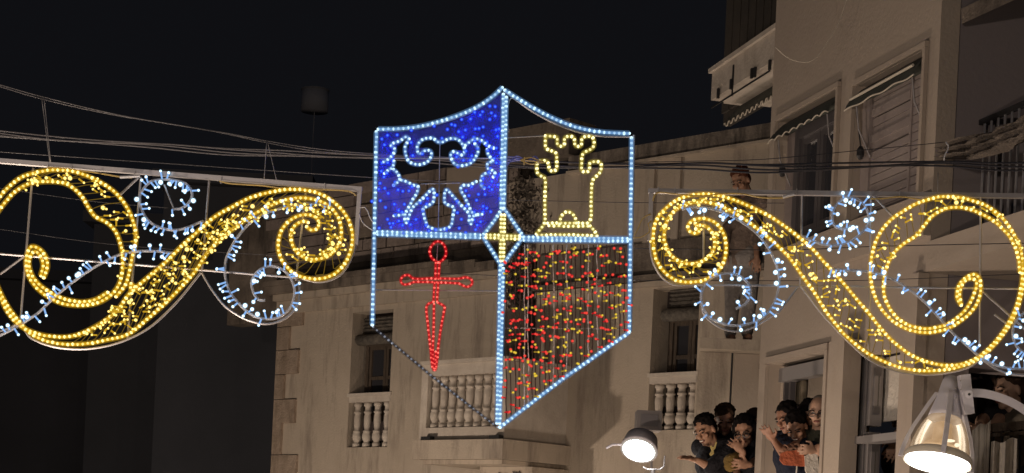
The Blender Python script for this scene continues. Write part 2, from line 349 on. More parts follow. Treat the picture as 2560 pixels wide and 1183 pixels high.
# corner balcony: projects toward the street, its right end turned back to the wall
PRJ = 1.15
zs1 = Z(1258,1097,FM,PRJ+.12); zs0 = Z(1258,1147,FM,PRJ+.12)
ub0 = U(1032,1112,FM,PRJ+.12); ub1 = U(1257,1097,FM,PRJ+.12)
bal = MB(); bal.pbox(FM, ub0, ub1, zs0, zs1, .0, PRJ+.12).pbox(FM, ub0+.1, ub1-.1, zs0-.06, zs0-.003, 0, PRJ+.02)
balc = bal.build('balcony_slab', M['plaster'], mb)
pu0, pu1 = U(1052,1000,FM,PRJ), ub1-.10
pz0, pz1 = zs1+.003, Z(1150,908,FM,PRJ)
o0, o1 = U(1068,1000,FM,PRJ), U(1262,1000,FM,PRJ)-.16
b = MB(); Zb0, Zb1 = Z(1150,1068,FM,PRJ), Z(1150,937,FM,PRJ)
b.pbox(FM,pu0,o0,pz0,pz1,PRJ-.16,PRJ).pbox(FM,o1,pu1,pz0,pz1,PRJ-.16,PRJ).pbox(FM,o0,o1,Zb1,pz1,PRJ-.16,PRJ).pbox(FM,o0,o1,pz0,Zb0,PRJ-.16,PRJ)
b.pbox(FM,pu1-.16,pu1-.002,pz0,pz1-.002,0,PRJ-.163)
b.pbox(FM,pu0-.02,pu1+.02,pz1+.002,pz1+.05,PRJ-.18,PRJ+.03)
b.pbox(FM,pu1-.18,pu1+.02,pz1+.002,pz1+.05,0,PRJ-.183)
b.build('balcony_parapet', M['white_stone'], mb)
me = MB().lathe([(a*1.25, z/.93) for a, z in BP], 12).mesh('baluster', M['white_stone'], smooth=True)
nb = 8
for i in range(nb):
    inst('baluster', me, mb, FM.pt(o0+(o1-o0)*(i+.55)/nb, Zb0, PRJ-.08), qz, (1,1,Zb1-Zb0))
for px in (1052, 1222):
    MB().pbox(FM, U(px,1100,FM,PRJ+.1), U(px,1100,FM,PRJ+.1)+.18, zs1+.004, zs1+.05, PRJ+.02, PRJ+.10).build('spotlight', M['iron'], mb, label='small black spotlight lying on the balcony edge')
# ragged stone bracket with broken plaster under the slab
MB().pbox(FM, U(1200,1170,FM,.7), U(1330,1170,FM,.7), zs0-.5, zs0-.063, 0, .7).build('balcony_bracket', M['plaster'], mb)
rnd2 = random.Random(12)
for k in range(3):
    u_ = U(1215+k*35,1165,FM,.7); pts = [FM.pt(u_+j*.03, zs0-.12-rnd2.random()*.07-(.02*j if k==0 else 0), .715) for j in range(6)]
    MB().tube(pts, .012, 5).build('loose_wire', M['cable_grey'], mb)
# dark moss stain on the wall behind the shield, built from small flakes
cr = MB(); rc = random.Random(5)
for i in range(1000):
    py = 430+ (rc.random()**.8)*340; t_ = (py-430)/340
    px = 1315+ rc.gauss(0, 24 if t_ < .5 else 17)-t_*18 
    if t_ < .2: px = 1312+rc.gauss(0,17)
    c = FM.pt(U(px,py), Z(px,py), .02+rc.random()*.08); s = rc.uniform(.02,.05)
    a = Vector((rc.uniform(-1,1),rc.uniform(-1,1),rc.uniform(-1,1))).normalized()*s; d = Vector((rc.uniform(-1,1),rc.uniform(-1,1),rc.uniform(-1,1))).normalized()*s*.6
    cr.add([c-a,c+d,c+a,c-d],[(0,1,2,3)])
o = cr.build('creeper', worn('dry_leaves', (.12,.10,.085), (.06,.05,.042), 6), kind='stuff')
tag(o, 'dry dark creeper clinging to the wall behind the light shield', 'plant')

# ================================================================== RIGHT BUILDING
AR = radians(14.8)
r1 = ray(1993, 892)*12
FR = Plane(r1.x, r1.y, AR)
rb = thing('apartment_building', 'tall beige apartment building on the right with awnings and people at its windows', 'building', (FR.o.x, FR.o.y, 0))
def UR(px, py, off=0): return FR.uz(px, py, off)[0]
def ZR(px, py, off=0): return FR.uz(px, py, off)[1]
uA = UR(1903,820); uB = UR(2336,400)
W1 = (UR(1943,400), UR(2090,400), ZR(2007,600), ZR(2097,222))
W2 = (UR(2133,400), UR(2303,400), ZR(2200,545), ZR(2312,124))
W3 = (UR(1919,1000), UR(2064,1000), ZR(2000,1183)-.75, ZR(2070,877))
uC, uD = UR(2098,1000), UR(2300,1000)
W4 = (UR(2132,1000), UR(2262,1000), ZR(2200,1183)-.6, ZR(2200,878))
ZT = ZR(2140,-150)+.6
wall(FR, uA, uB, 0, ZT, [W1, W2, W3, W4], .12, 'wall', M['plaster_right'], rb)
ub_ = UR(2700,800)+2.5
# recessed mauve wall to the right, above; loggia below
zslab1 = ZR(2440,570); zslab0 = ZR(2440,648)
rail0 = UR(2352,500,-.35)
MB().pbox(FR, uB-.25, uB-.003, ZR(2440,885), ZT, -4.5, -.125).build('return_wall', M['plaster_mauve'], rb)
MB().pbox(FR, uB-.25, uB-.003, 0, ZR(2440,885)-.003, -.28, -.125).build('return_wall', M['plaster_mauve'], rb)
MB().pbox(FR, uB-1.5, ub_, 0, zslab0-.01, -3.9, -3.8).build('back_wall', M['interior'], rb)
MB().pbox(FR, uB+.004, ub_, zslab0, zslab1-.004, -1.7, .04).build('balcony_slab', M['plaster_right'], rb)
MB().pbox(FR, UR(2010,600), uB-.002, W1[2]-.26, W1[2]-.02, .002, .05).build('storey_band', M['plaster_right'], rb)
MB().pbox(FR, UR(2275,950), UR(2312,950), 0, zslab0-.004, .003, .07).build('pilaster', M['plaster_right'], rb)
MB().pbox(FR, UR(2066,1000,.12), UR(2104,1000,.12), 0, ZR(2085,866), .003, .12).build('pilaster', M['plaster_right'], rb)
# balcony railing bars behind slab edge
rl = MB().pbox(FR, UR(2355,500,-.4), ub_, zslab1+.70, zslab1+.73, -.30, -.27).build('railing', M['iron'], rb)
barm = MB().lathe([(.008,0),(.008,.70)], 6).mesh('bar', M['wire'])
n = 22; ua = UR(2365,500,-.3)
for i in range(n): inst('bar', barm, rl, FR.pt(ua+i*.075, zslab1+.0, -.285))
MB().pbox(FR, UR(2350,500), ub_, zslab1+.0, ZR(2380,385,-.35)+.3, -1.2, -1.15).build('balcony_back', M['interior'], rb)
# crumpled sheeting above the railing
sh = MB(); nx, nz = 26, 9; rr = random.Random(9); base = len(sh.v)
for j in range(nz+1):
    for i in range(nx+1):
        px = 2362+i*(2640-2362)/nx; top = 368-(px-2362)*.33; bot = 402+ (0 if px < 2450 else -(px-2450)*.38)
        py = top+(bot-top)*j/nz
        sh.v.append(FR.pt(UR(px,py,.0), ZR(px,py,.0), .03+.045*sin(j*2.1+i*.35)+rr.uniform(-.01,.01)))
for j in range(nz):
    for i in range(nx):
        q = j*(nx+1)+i; sh.f.append((q,q+1,q+nx+2,q+nx+1)); sh.m.append(0)
tag(sh.build('tarpaulin', M['sheet'], None, True), 'crumpled brown sheeting stretched along the top of the right balcony railing', 'sheeting')
# trim around windows: thin raised frames
def trim(h, w_, parent, pr=.03, bottom=False):
    u0,u1,z0,z1 = h; e = .002
    b = MB().pbox(FR,u0-w_,u1+w_,z1+e,z1+w_,e,pr).pbox(FR,u0-w_,u0-e,z0,z1,e,pr-.003).pbox(FR,u1+e,u1+w_,z0,z1,e,pr-.003)
    return b.build('window_surround', M['plaster_right'], parent)
trim(W1, .035, rb); trim(W2, .035, rb); trim(W3, .045, rb)
# W1: glazed door with curtain
casement(FR, (W1[0]+.20, W1[1]-.01, W1[2], W1[3]-.1), rb, -.07, 2, 'alu_dark', 'glass', .045, rail=False)
MB().pbox(FR, W1[0]+.002, W1[0]+.20, W1[2], W1[3]-.01, -.11, -.07).build('side_panel', M['shutter'], rb)
c = MB()
for k in range(7): c.pbox(FR, W1[0]+.30+k*.035, W1[0]+.325+k*.035, W1[2]+.05, W1[3]-.2, -.17, -.155+.01*(k%2))
c.build('curtain', M['curtain'], rb)
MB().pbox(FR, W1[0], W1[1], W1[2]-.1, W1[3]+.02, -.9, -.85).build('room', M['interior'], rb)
# W2: roller shutter slats with two leaves
sh2 = MB(); zz = W2[2]; um = UR(2250,400)
slm = []
MB().pbox(FR, um-.012, um+.012, W2[2], W2[3]-.02, -.10, -.055).build('meeting_post', M['shutter'], rb)
shp = MB().pbox(FR, W2[0]+.001, W2[0]+.12, W2[2], W2[3]-.02, -.10, -.05).build('roller_shutter', M['shutter'], rb)
H = .052; n = int((W2[3]-W2[2])/H)
rr = random.Random(4)
sA = MB().box((0,-.012,.002),(1,.012,H-.004)).mesh('slat', M['shutter'])
qr = Quaternion((0,0,1), math.atan2(FR.d.y, FR.d.x))
for i in range(n):
    zc = W2[2]+H*i
    warp = .012 if (n*.45 < i < n*.8) else 0
    for (x0,x1) in ((W2[0]+.122, um-.014), (um+.014, W2[1]-.005)):
        wv = warp if x0 < um-.1 else 0
        o = inst('slat', sA, shp, FR.pt(x0, zc+rr.uniform(-1,1)*wv*.4, -.075+rr.uniform(-1,1)*wv), qr @ Quaternion((0,1,0), -rr.uniform(.3,1)*wv*2) , (x1-x0,1,1))
MB().pbox(FR, W2[0]+.01, W2[1]-.01, W2[2], W2[3], -.16, -.11).build('shutter_back', M['interior'], rb)
# awnings rolled above the windows
def awning(h, label, drop, scallop, x_ext=.03, two=False):
    u0,u1,z0,z1 = h; t = thing('awning', label, 'awning', FR.pt((u0+u1)/2, z1-.2, 0), 'awnings of the beige apartment building')
    MB().tube([FR.pt(u0+.02, z1-.06, -.05), FR.pt(u1-.02, z1-.06, -.05)], .036, 10).build('roller', M['awning'], t, True)
    n = 48; cl = MB(); wv = lambda i: (abs(sin(i*pi/6))*.018 if scallop else .006*sin(i*.4))
    U_ = lambda i: u0-x_ext+(u1-u0+x_ext-.02)*i/n
    for i in range(n+1):
        for (z, o) in ((z1-.02,-.03),(z1-.02-drop*.4,.02),(z1-.02-drop*.75,.05),(z1-.02-drop+wv(i),.06)): cl.v.append(FR.pt(U_(i), z, o))
    for i in range(n):
        for j in range(3): q = i*4+j; cl.f.append((q,q+1,q+5,q+4)); cl.m.append(0)
    cl.build('cloth', M['awning'], t, True)
    MB().tube([FR.pt(U_(i), z1-.023-drop+wv(i), .064) for i in range(n+1)], .0045, 5).build('braid', M['braid'], t)
    if two: MB().tube([FR.pt(u0+.02, z1-.02-drop*.55, .05), FR.pt(u1-.06, z1-.02-drop*.5, .05)], .009, 6).build('bar', M['braid'], t)
    for uu in (u0+.10, u1-.08):
        pts = [FR.pt(uu, z1-.02-drop, .04), FR.pt(uu+.0, z1-.16-drop, .02), FR.pt(uu+.04, z1-.34-drop, -.05)]
        MB().tube(pts, .006, 6).build('arm', M['alu'], t)
    MB().lathe([(.014,0),(.024,.02),(.022,.06),(.010,.08)], 10, M=Matrix.Translation(FR.pt(u0+.10, z0+.42 if two else z0+.50, .0))).tube([FR.pt(u0+.10, z0+.5, .0), FR.pt(u0+.08, z1-.05-drop, .03)], .005, 5).build('crank', M['iron'], t)
awning(W1, 'narrow dark awning with scalloped braid above the glazed door', .13, True)
awning(W2, 'dark rolled awning with two pale bars above the closed roller shutter', .13, False, two=True)
# W3 open window with people: frame, blind box, curtains
MB().pbox(FR, W3[0]+.08, W3[1]-.003, W3[3]-.13, W3[3]-.035, -.118, -.04).build('blind_box', M['alu'], rb)
MB().pbox(FR, W3[0]+.10, W3[0]+.125, W3[2], W3[3]-.13, -.115, -.07).build('window_frame', M['alu_dark'], rb)
MB().pbox(FR, W3[0]+.17, W3[0]+.20, W3[2], W3[3]-.13, -.118, -.08).build('window_frame', M['alu_dark'], rb)
MB().pbox(FR, W3[0]+.002, W3[0]+.098, W3[2], W3[3]-.01, -.118, -.09).build('side_panel', M['plaster_right'], rb)
c = MB()
for k in range(2): c.tube([FR.pt(W3[0]+.15+k*.075, W3[3]-.05, -.17), FR.pt(W3[0]+.13+k*.075, W3[2], -.17)], .026, 8)
c.build('curtain', M['curtain'], rb, True)
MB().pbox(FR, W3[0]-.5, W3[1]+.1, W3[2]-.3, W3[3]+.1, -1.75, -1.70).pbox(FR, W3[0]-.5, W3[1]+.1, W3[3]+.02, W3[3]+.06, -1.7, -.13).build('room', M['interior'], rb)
# W4 sliding door
casement(FR, (W4[0]+.05, UR(2236,1000,-.2), ZR(2190,1085,-.2)+.03, W4[3]-.01), rb, -.07, 1, 'alu', 'glass_pale', .05, rail=False)
casement(FR, (W4[0]+.05, UR(2236,1000,-.2), W4[2], ZR(2190,1085,-.2)-.01), rb, -.07, 1, 'alu', 'glass_pale', .05, rail=False)
MB().pbox(FR, W4[0]+.002, W4[1]-.002, ZR(2190,1112,-.1), ZR(2190,1094,-.1), -.09, .02).build('rail', M['alu'], rb)
MB().pbox(FR, UR(2236,1000,-.3)+.01, W4[1]+.08, ZR(2190,1085,-.2)+.06, W4[3]-.01, -.16, -.14).build('pane', M['white_cloth'], rb, label='pale lit panel behind the gap of the sliding door')  # white panel standing in for the bright reflection in the door glass
c = MB()
for k in range(9): c.tube([FR.pt(W4[0]+.14+k*.07, W4[3]-.1, -.20+.004*(k%3)), FR.pt(W4[0]+.14+k*.07, ZR(2190,1078,-.2), -.20)], .02, 6)
for k in range(4):
    MB().pbox(FR, W4[0]+.03+k*.022, W4[0]+.04+k*.022, W4[2], W4[3]-.02, -.05, -.03).build('track', M['alu'], rb)
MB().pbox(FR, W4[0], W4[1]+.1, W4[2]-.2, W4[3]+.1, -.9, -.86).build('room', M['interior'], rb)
for (px,py,sz) in ((2251,925,.05),):
    MB().pbox(FR, UR(2240,900,-.28), UR(2262,900,-.28), ZR(2250,955,-.28), ZR(2250,898,-.28), -.135, -.12).build('lit_panel', mat('lit_panel', (.85,.83,.8), .3), rb)  # brightest part of the painted door reflection
# loggia lower right: hanging cloths and rail
lg = thing('balcony_railing', 'dark balcony railing hung with white cloths behind the street lamp arm', 'railing', FR.pt(UR(2500,1100,-.5), ZR(2500,1183,-.5)-.4, -.5))
YR = 10.6
MB().bar(at(2425,1075,YR), at(2620,1058,YR), .05, .05).bar(at(2425,1092,YR), at(2620,1078,YR), .02, .03).build('handrail', M['wood'], lg)
for i in range(9): MB().tube([at(2440+i*22,1075,YR+.02), at(2436+i*22,1330,YR+.02)], .008, 6).build('bar', M['iron'], lg)
def cloth(pts_top, pts_bot, Y, label, seed):
    rr = random.Random(seed); b = MB(); n = 16; k = 10
    for i in range(n+1):
        a = i/n; T = Vector(pts_top[0]).lerp(Vector(pts_top[1]), a); B = Vector(pts_bot[0]).lerp(Vector(pts_bot[1]), a)
        for j in range(k+1):
            p = T.lerp(B, j/k); b.v.append(at(p.x, p.y+(4*sin(a*9+seed) if j == 0 else 0), Y+.02*sin(a*13+seed)+.012*sin(a*31)))
    for i in range(n):
        for j in range(k): q = i*(k+1)+j; b.f.append((q,q+1,q+k+2,q+k+1)); b.m.append(0)
    o = b.build('hanging_cloth', M['white_cloth'], None, True); return tag(o, label, 'cloth')
cloth(((2430,1072),(2477,1052)), ((2420,1400),(2462,1400)), YR-.12, 'off-white cloth draped over the balcony rail right beside the lamp head', 1)
cloth(((2478,1108),(2543,1096)), ((2466,1400),(2534,1400)), YR-.12, 'square white cloth hung below the rail, rightmost in the picture', 4)
# dark slab edge on top right
b = MB(); b.hexa([at(2405,60,10.2),at(2640,-48,9.6),at(2640,-48,10.4),at(2405,60,11),at(2403,22,10.2),at(2640,-90,9.6),at(2640,-90,10.4),at(2403,22,11)])
b.build('balcony_edge', M['old'], rb)
# neighbouring building behind, top: balcony box, shutters, awning
NB = Plane(*(lambda r: (r.x, r.y))(ray(1935,180)*14.2), AR)
nbt = thing('neighbour_building', 'dark shuttered upper flat with a white balcony, left of the tall beige building', 'building', (NB.o.x, NB.o.y, 0))
un = lambda x, y, o=0: NB.uz(x, y, o)[0]
zn = lambda x, y, o=0: NB.uz(x, y, o)[1]
sp = MB().pbox(NB, un(1806,80,-.5), un(1945,80,-.5), zn(1935,230,-.5), ZT+1, -.62, -.55).build('shutter', M['darkslat'], nbt)
for k in range(7):
    x0 = 1808+k*19; MB().pbox(NB, un(x0,80,-.5), un(x0+16.5,80,-.5), zn(1935,200,-.5), ZT+.8, -.545, -.52).build('slat', M['darkslat'], sp)
bw = MB().pbox(NB, un(1779,215), un(1937,215)+.3, zn(1782,248), zn(1782,183), -.55, .0)
bw.pbox(NB, un(1777,215), un(1937,215)+.3, zn(1782,183)+.003, zn(1782,183)+.04, -.58, .03)
bb = bw.build('balcony_wall', M['white_stone'], nbt)
for k,(x,y) in enumerate(((1797,235),(1829,212),(1881,185),(1889,182),(1926,164))):
    MB().pbox(NB, un(x,y), un(x+3,y), zn(x,y+12), zn(x,y-12), .001, .02).build('drain_slot', M['iron'], bb)
MB().pbox(NB, un(1782,215), un(1925,215), zn(1860,221), zn(1860,217), .001, .008).pbox(NB, un(1832,200), un(1834.5,200), zn(1832,240), zn(1832,165), .001,.008).build('crack', M['iron'], bb)
MB().pbox(NB, un(1835,260,-.3), un(1937,240,-.3)+.2, zn(1835,262,-.3), zn(1835,250,-.3), -.4, -.2).build('beam', M['white_stone'], nbt)
aw = thing('awning', 'black awning with white zigzag braid hanging under the white balcony box', 'awning', NB.pt(un(1880,280), zn(1880,250), -.2))
b = MB(); n = 40; rr = random.Random(2)
u0, u1 = un(1831,300,-.25), un(1935,300,-.25)+.1
zt_, zb_ = zn(1835,264,-.25), zn(1835,318,-.25)
for i in range(n+1):
    u = u0+(u1-u0)*i/n; b.v += [NB.pt(u,zt_,-.3), NB.pt(u,(zt_+zb_)/2,-.22), NB.pt(u,zb_+(.025 if i%4 < 2 else 0),-.18)]
for i in range(n):
    for j in range(2): q = i*3+j; b.f.append((q,q+1,q+4,q+3)); b.m.append(0)
b.build('cloth', M['awning'], aw)
MB().tube([NB.pt(u0+(u1-u0)*i/n, zb_+(.030 if i%4 < 2 else 0), -.175) for i in range(n+1)], .0065, 5).build('braid', M['braid'], aw)
# terrace bay between the old house and the apartments
YB = 16.5
b0 = at(1748,852,YB); b1 = at(1915,846,YB)
tb = thing('terrace_bay', 'plain beige wall bay with a flat terrace top, left of the crowded window', 'building', (b0.x, YB, 0))
zt_b = b0.z
def bay(x0,x1,y0,y1,z0,z1,sh): return MB().hexa([(x0,y0,z0),(x1,y0,z0),(x1,y1,z0),(x0+sh,y1,z0),(x0,y0,z1),(x1,y0,z1),(x1,y1,z1),(x0+sh,y1,z1)])
bay(b0.x,b1.x+.9,YB,YB+4,0,zt_b-.10,.55).build('wall', M['plaster'], tb)
bay(b0.x-.02,b1.x+.9,YB-.25,YB+4,zt_b-.098,zt_b,.55).build('terrace_slab', M['plaster'], tb)
g0 = at(1830,900,YB); MB().box((g0.x-.008,YB-.012,2),(g0.x+.008,YB+.0,zt_b-.1)).build('joint', M['iron'], tb)
MB().box((g0.x+.02,YB-.02,2),(b1.x+.6,YB-.002,zt_b-.102)).build('panel', M['plaster_right'], tb)
# big shaded wall behind the terrace
BY = 20.0
# ================================================================== DARK BUILDINGS LEFT
def dark_house(x0, x1, ytop, Y, label, m, depth=8, slope=0, wins=()):
    a, c = at(x0,ytop,Y), at(x1,ytop,Y); t = thing('dark_house', label, 'building', ((a.x+c.x)/2, Y, 0), 'unlit houses at the left')
    b = MB().hexa([(a.x,Y,0),(c.x,Y,0),(c.x,Y+depth,0),(a.x,Y+depth,0),(a.x,Y,a.z),(c.x,Y,a.z+slope),(c.x,Y+depth,a.z+slope),(a.x,Y+depth,a.z)])
    b.build('wall', m, t)
    MB().hexa([(a.x-.2,Y-.25,a.z+.01),(c.x+.2,Y-.25,a.z+slope+.01),(c.x+.2,Y+depth,a.z+slope+.01),(a.x-.2,Y+depth,a.z+.01),(a.x-.2,Y-.25,a.z+.25),(c.x+.2,Y-.25,a.z+slope+.25),(c.x+.2,Y+depth,a.z+slope+.25),(a.x-.2,Y+depth,a.z+.25)]).build('roof', m, t)
    for (wx, wy, ww, wh) in wins:
        p = at(wx, wy, Y-.03); q = at(wx+ww, wy+wh, Y-.03)
        w_ = MB().box((p.x,Y-.04,q.z),(q.x,Y+.05,p.z)).build('window', M['dark2'], t)
        MB().box((p.x+.06,Y-.05,q.z+.06),(q.x-.06,Y-.041,p.z-.06)).build('pane', M['glass'], w_)
    return t
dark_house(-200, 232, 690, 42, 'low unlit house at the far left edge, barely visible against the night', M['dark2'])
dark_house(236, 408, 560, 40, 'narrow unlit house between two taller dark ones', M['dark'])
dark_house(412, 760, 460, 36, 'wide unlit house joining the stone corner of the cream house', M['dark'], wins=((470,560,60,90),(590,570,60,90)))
# faint rooftop tank
tk = thing('water_tank', 'faint dark water tank on a rooftop against the night sky', 'tank', at(786,290,45))
c_ = at(786,280,45)
tkm = mat('tank_grey', (.85,.85,.9), .7)
MB().lathe([(.34,0),(.34,.52)], 14, M=Matrix.Translation(c_)).build('barrel', tkm, tk, True)
MB().lathe([(.36,.523),(.36,.56),(.05,.60)], 14, M=Matrix.Translation(c_)).build('lid', mat('tank_rim', (.6,.6,.62), .7), tk, True)
MB().tube([c_-Vector((0,0,.005)), c_-Vector((0,0,4.5))], .012, 6).build('stand', tkm, tk)

# ================================================================== LIGHT GARLANDS
YG = 8.2
PXM = YG/FPX   # metres per photo pixel at garland distance
def crm(pts, step=5.0, closed=False):
    """smooth curve through pixel points, resampled evenly"""
    P = [Vector(p) for p in pts]; out = []
    if closed: P = [P[-1]]+P+[P[0],P[1]]
    else: P = [P[0]*2-P[1]]+P+[P[-1]*2-P[-2]]
    for i in range(1, len(P)-2):
        a,b_,c,d = P[i-1],P[i],P[i+1],P[i+2]
        for k in range(12):
            t = k/12; out.append(.5*((2*b_)+(-a+c)*t+(2*a-5*b_+4*c-d)*t*t+(-a+3*b_-3*c+d)*t**3))
    out.append(P[-2]); return resamp(out, step)
def resamp(P, step):
    P = [Vector(p) for p in P]; L = [0]
    for i in range(1, len(P)): L.append(L[-1]+(P[i]-P[i-1]).length)
    n = max(2, round(L[-1]/step)); out = []; j = 0
    for k in range(n+1):
        s = L[-1]*k/n
        while j < len(L)-2 and L[j+1] < s: j += 1
        t = (s-L[j])/max(1e-9, L[j+1]-L[j]); out.append(P[j].lerp(P[j+1], min(1,max(0,t))))
    return out
def mp(ox, oy, s): return lambda pts: [(ox+x*s, oy+y*s) for x, y in pts]
def W(P, dy=0): return [at(p[0], p[1], YG+dy) for p in P]
ICO = None
def bead_mesh(b, c, r, el=None):
    g = (1+5**.5)/2; k = r/math.sqrt(1+g*g)
    V = [(-1,g,0),(1,g,0),(-1,-g,0),(1,-g,0),(0,-1,g),(0,1,g),(0,-1,-g),(0,1,-g),(g,0,-1),(g,0,1),(-g,0,-1),(-g,0,1)]
    Fc = [(0,11,5),(0,5,1),(0,1,7),(0,7,10),(0,10,11),(1,5,9),(5,11,4),(11,10,2),(10,7,6),(7,1,8),(3,9,4),(3,4,2),(3,2,6),(3,6,8),(3,8,9),(4,9,5),(2,4,11),(6,2,10),(8,6,7),(9,8,1)]
    b.add([c+Vector(v)*k for v in V], Fc)
rj = random.Random(11)
BLOOM_SLV = {}  # glowing sleeves added round the ropes in place of lens bloom
def sleeve(tm):  # material of the glowing sleeve that stands in for bloom
    if tm not in BLOOM_SLV:
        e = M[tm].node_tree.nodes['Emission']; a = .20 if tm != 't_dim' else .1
        BLOOM_SLV[tm] = glow(tm+'_sleeve', tuple(e.inputs[0].default_value)[:3], e.inputs[1].default_value*.6, a); BLOOM_SLV[tm].cycles.emission_sampling = 'NONE'
    return BLOOM_SLV[tm]
def rope(pts, parent, tm, bm, space=12.6, r=5.0, rbd=4.3, dy=0, smooth=True, closed=False, jit=.5):
    P = crm(pts, 5, closed) if smooth else resamp([Vector(p) for p in pts], 8)
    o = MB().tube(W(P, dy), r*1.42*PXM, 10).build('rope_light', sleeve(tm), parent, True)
    MB().tube(W(P, dy), r*.72*PXM, 8).build('light_core', M[tm], o, True)
    B = resamp(P, space); b = MB()
    for p in B[:-1] if closed else B:
        bead_mesh(b, at(p.x+rj.uniform(-jit,jit), p.y+rj.uniform(-jit,jit), YG+dy), rbd*PXM*rj.uniform(.85,1.15))
    b.build('led_beads', M[bm], o, True, kind='stuff')
    return P
# small LED with a clear stem and a bright tip; its glowing cap stands in for bloom
def led_mesh(name, ms, mt, L=15, r=2.4, rt=3.3):
    b = MB(); b.tube([(0,0,0),(0,0,L*PXM)], r*PXM, 6); 
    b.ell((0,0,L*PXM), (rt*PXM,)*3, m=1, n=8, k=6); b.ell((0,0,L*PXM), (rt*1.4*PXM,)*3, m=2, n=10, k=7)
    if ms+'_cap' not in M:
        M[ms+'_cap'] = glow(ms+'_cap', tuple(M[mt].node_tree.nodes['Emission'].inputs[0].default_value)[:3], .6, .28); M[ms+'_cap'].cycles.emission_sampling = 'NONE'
    return b.mesh(name, [M[ms], M[mt], M[ms+'_cap']], smooth=True)
LW = [led_mesh('white_led', 'l_white_stem', 'l_white', L, 2.3, rt) for L, rt in ((15,3.2),(12,4.2),(19,2.9),(6,5.2))]
LG = [led_mesh('gold_led', 'l_gold_stem', 'l_gold', L, 2.2, rt) for L, rt in ((13,2.6),(10,3.6),(17,2.5),(5,4.8))]
LR = [led_mesh('red_led', 'l_red_stem', 'l_red', L, 1.9, rt) for L, rt in ((11,2.6),(4,3.0))]
LY = [led_mesh('yellow_led', 'l_yel_stem', 'l_yel', L, 1.9, rt) for L, rt in ((12,2.4),(4,2.5))]
def put(meshes, wts, parent, px, py, ang, dy=0, tilt=0, rs=rj):
    me = rs.choices(meshes, wts)[0]
    d = Vector((cos(ang), tilt, sin(ang))).normalized()
    inst(me.name.split('.')[0], me, parent, at(px, py, YG+dy), Vector((0,0,1)).rotation_difference(d))
def white_string(pts, parent, n=26, side=None, off=4, dy=-.01, tube=True):
    P = crm(pts, 6)
    if tube:
        MB().tube(W(P, .0), 3.6*PXM, 8).build('clear_tube', M['clear'], parent, True)
        q = [at(p.x+2.5*sin(i*.9), p.y+2.5*cos(i*.9), YG-.004) for i, p in enumerate(P)]
        MB().tube(q, 1.1*PXM, 5).build('wire', M['clear_cable'], parent, True)
    i = rj.uniform(.5,2)
    while i < len(P)-1:
        k = int(i); t = (P[k+1]-P[k]).normalized(); nrm = Vector((-t.y, t.x))
        s = rj.choice((-1,1)) if side is None else side
        d = (nrm*s+t*rj.uniform(-.5,.5)).normalized(); ang = math.atan2(-d.y, d.x)
        put(LW, (5,2,4,1.4), parent, P[k].x+nrm.x*off*s*.4, P[k].y+nrm.y*off*s*.4, ang, dy, rj.uniform(-.5,.1))
        i += rj.choice((1.2,1.6,2.2,4.2))*len(P)/n/2.2
def ladder(P1, P2, f0, f1, g0, g1, n, parent, per=1.0):
    """zigzag amber wire and gold LEDs between two ropes (fractions along each)"""
    pts = []
    for i in range(n):
        a = P1[min(len(P1)-1, int((f0+(f1-f0)*i/n)*(len(P1)-1)))]; c = P2[min(len(P2)-1, int((g0+(g1-g0)*i/n)*(len(P2)-1)))]
        a2 = a.lerp(c, .06); c2 = a.lerp(c, .94); sl = Vector((rj.uniform(-5,5), rj.uniform(-5,5)))
        pts += [a2, a2.lerp(c2,.5)+sl, c2] if i % 2 == 0 else [c2, a2.lerp(c2,.5)+sl, a2]
        wdt = (c-a).length
        k = max(1, round(wdt/34*per+rj.uniform(-.4,.6)))
        for _ in range(k):
            q = a.lerp(c, rj.uniform(.15,.85)); put(LG, (6,2.4,5,.35), parent, q.x+rj.uniform(-4,4), q.y, rj.choice((0,pi,rj.uniform(0,6.28),.5,2.6,-.6)), -.012, rj.uniform(-.6,0))
    MB().tube([at(p.x, p.y, YG+.004) for p in resamp(pts, 9)], 1.05*PXM, 5).build('amber_wire', M['amber_cable_lit'], parent, True)
M['amber_cable_lit'] = glow('amber_wire', (.42,.25,.03), .36)  # wire is no lamp; light of the gold LEDs is put into its material
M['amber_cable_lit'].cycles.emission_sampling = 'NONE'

# ---------------- left scroll
gl = thing('scroll_garland', 'left scroll-shaped light garland with gold ropes and white sprigs on a steel frame', 'light garland', at(450,440,YG))
C1, C2 = mp(0,200,.5917), mp(300,350,.4648)
inner = rope(C1([(185,835),(200,790),(192,745),(165,713),(132,705),(115,735),(110,780),(122,830),(155,878),(205,918),(265,945),(340,953),(410,943),(465,912),(502,865),(518,800),(517,740),(508,690),(488,640),(450,602),(402,577),(375,540),(345,492),(300,450),(250,432),(180,430),(120,440),(60,475),(0,545),(-40,610)]), gl, 't_gold','b_gold')
outer = rope(C1([(172,828),(182,785),(172,748),(150,725),(130,740),(122,778),(137,828),(170,868),(220,902),(270,925),(345,938),(405,927),(455,898)]), gl, 't_gold','b_gold')
out2 = rope(C1([(490,915),(530,865),(548,800),(560,740),(572,690),(573,640),(553,572),(522,517),(480,470),(420,430),(350,399),(290,383),(220,381),(150,392),(90,412),(40,450),(0,492),(-50,560)]), gl, 't_gold','b_gold')
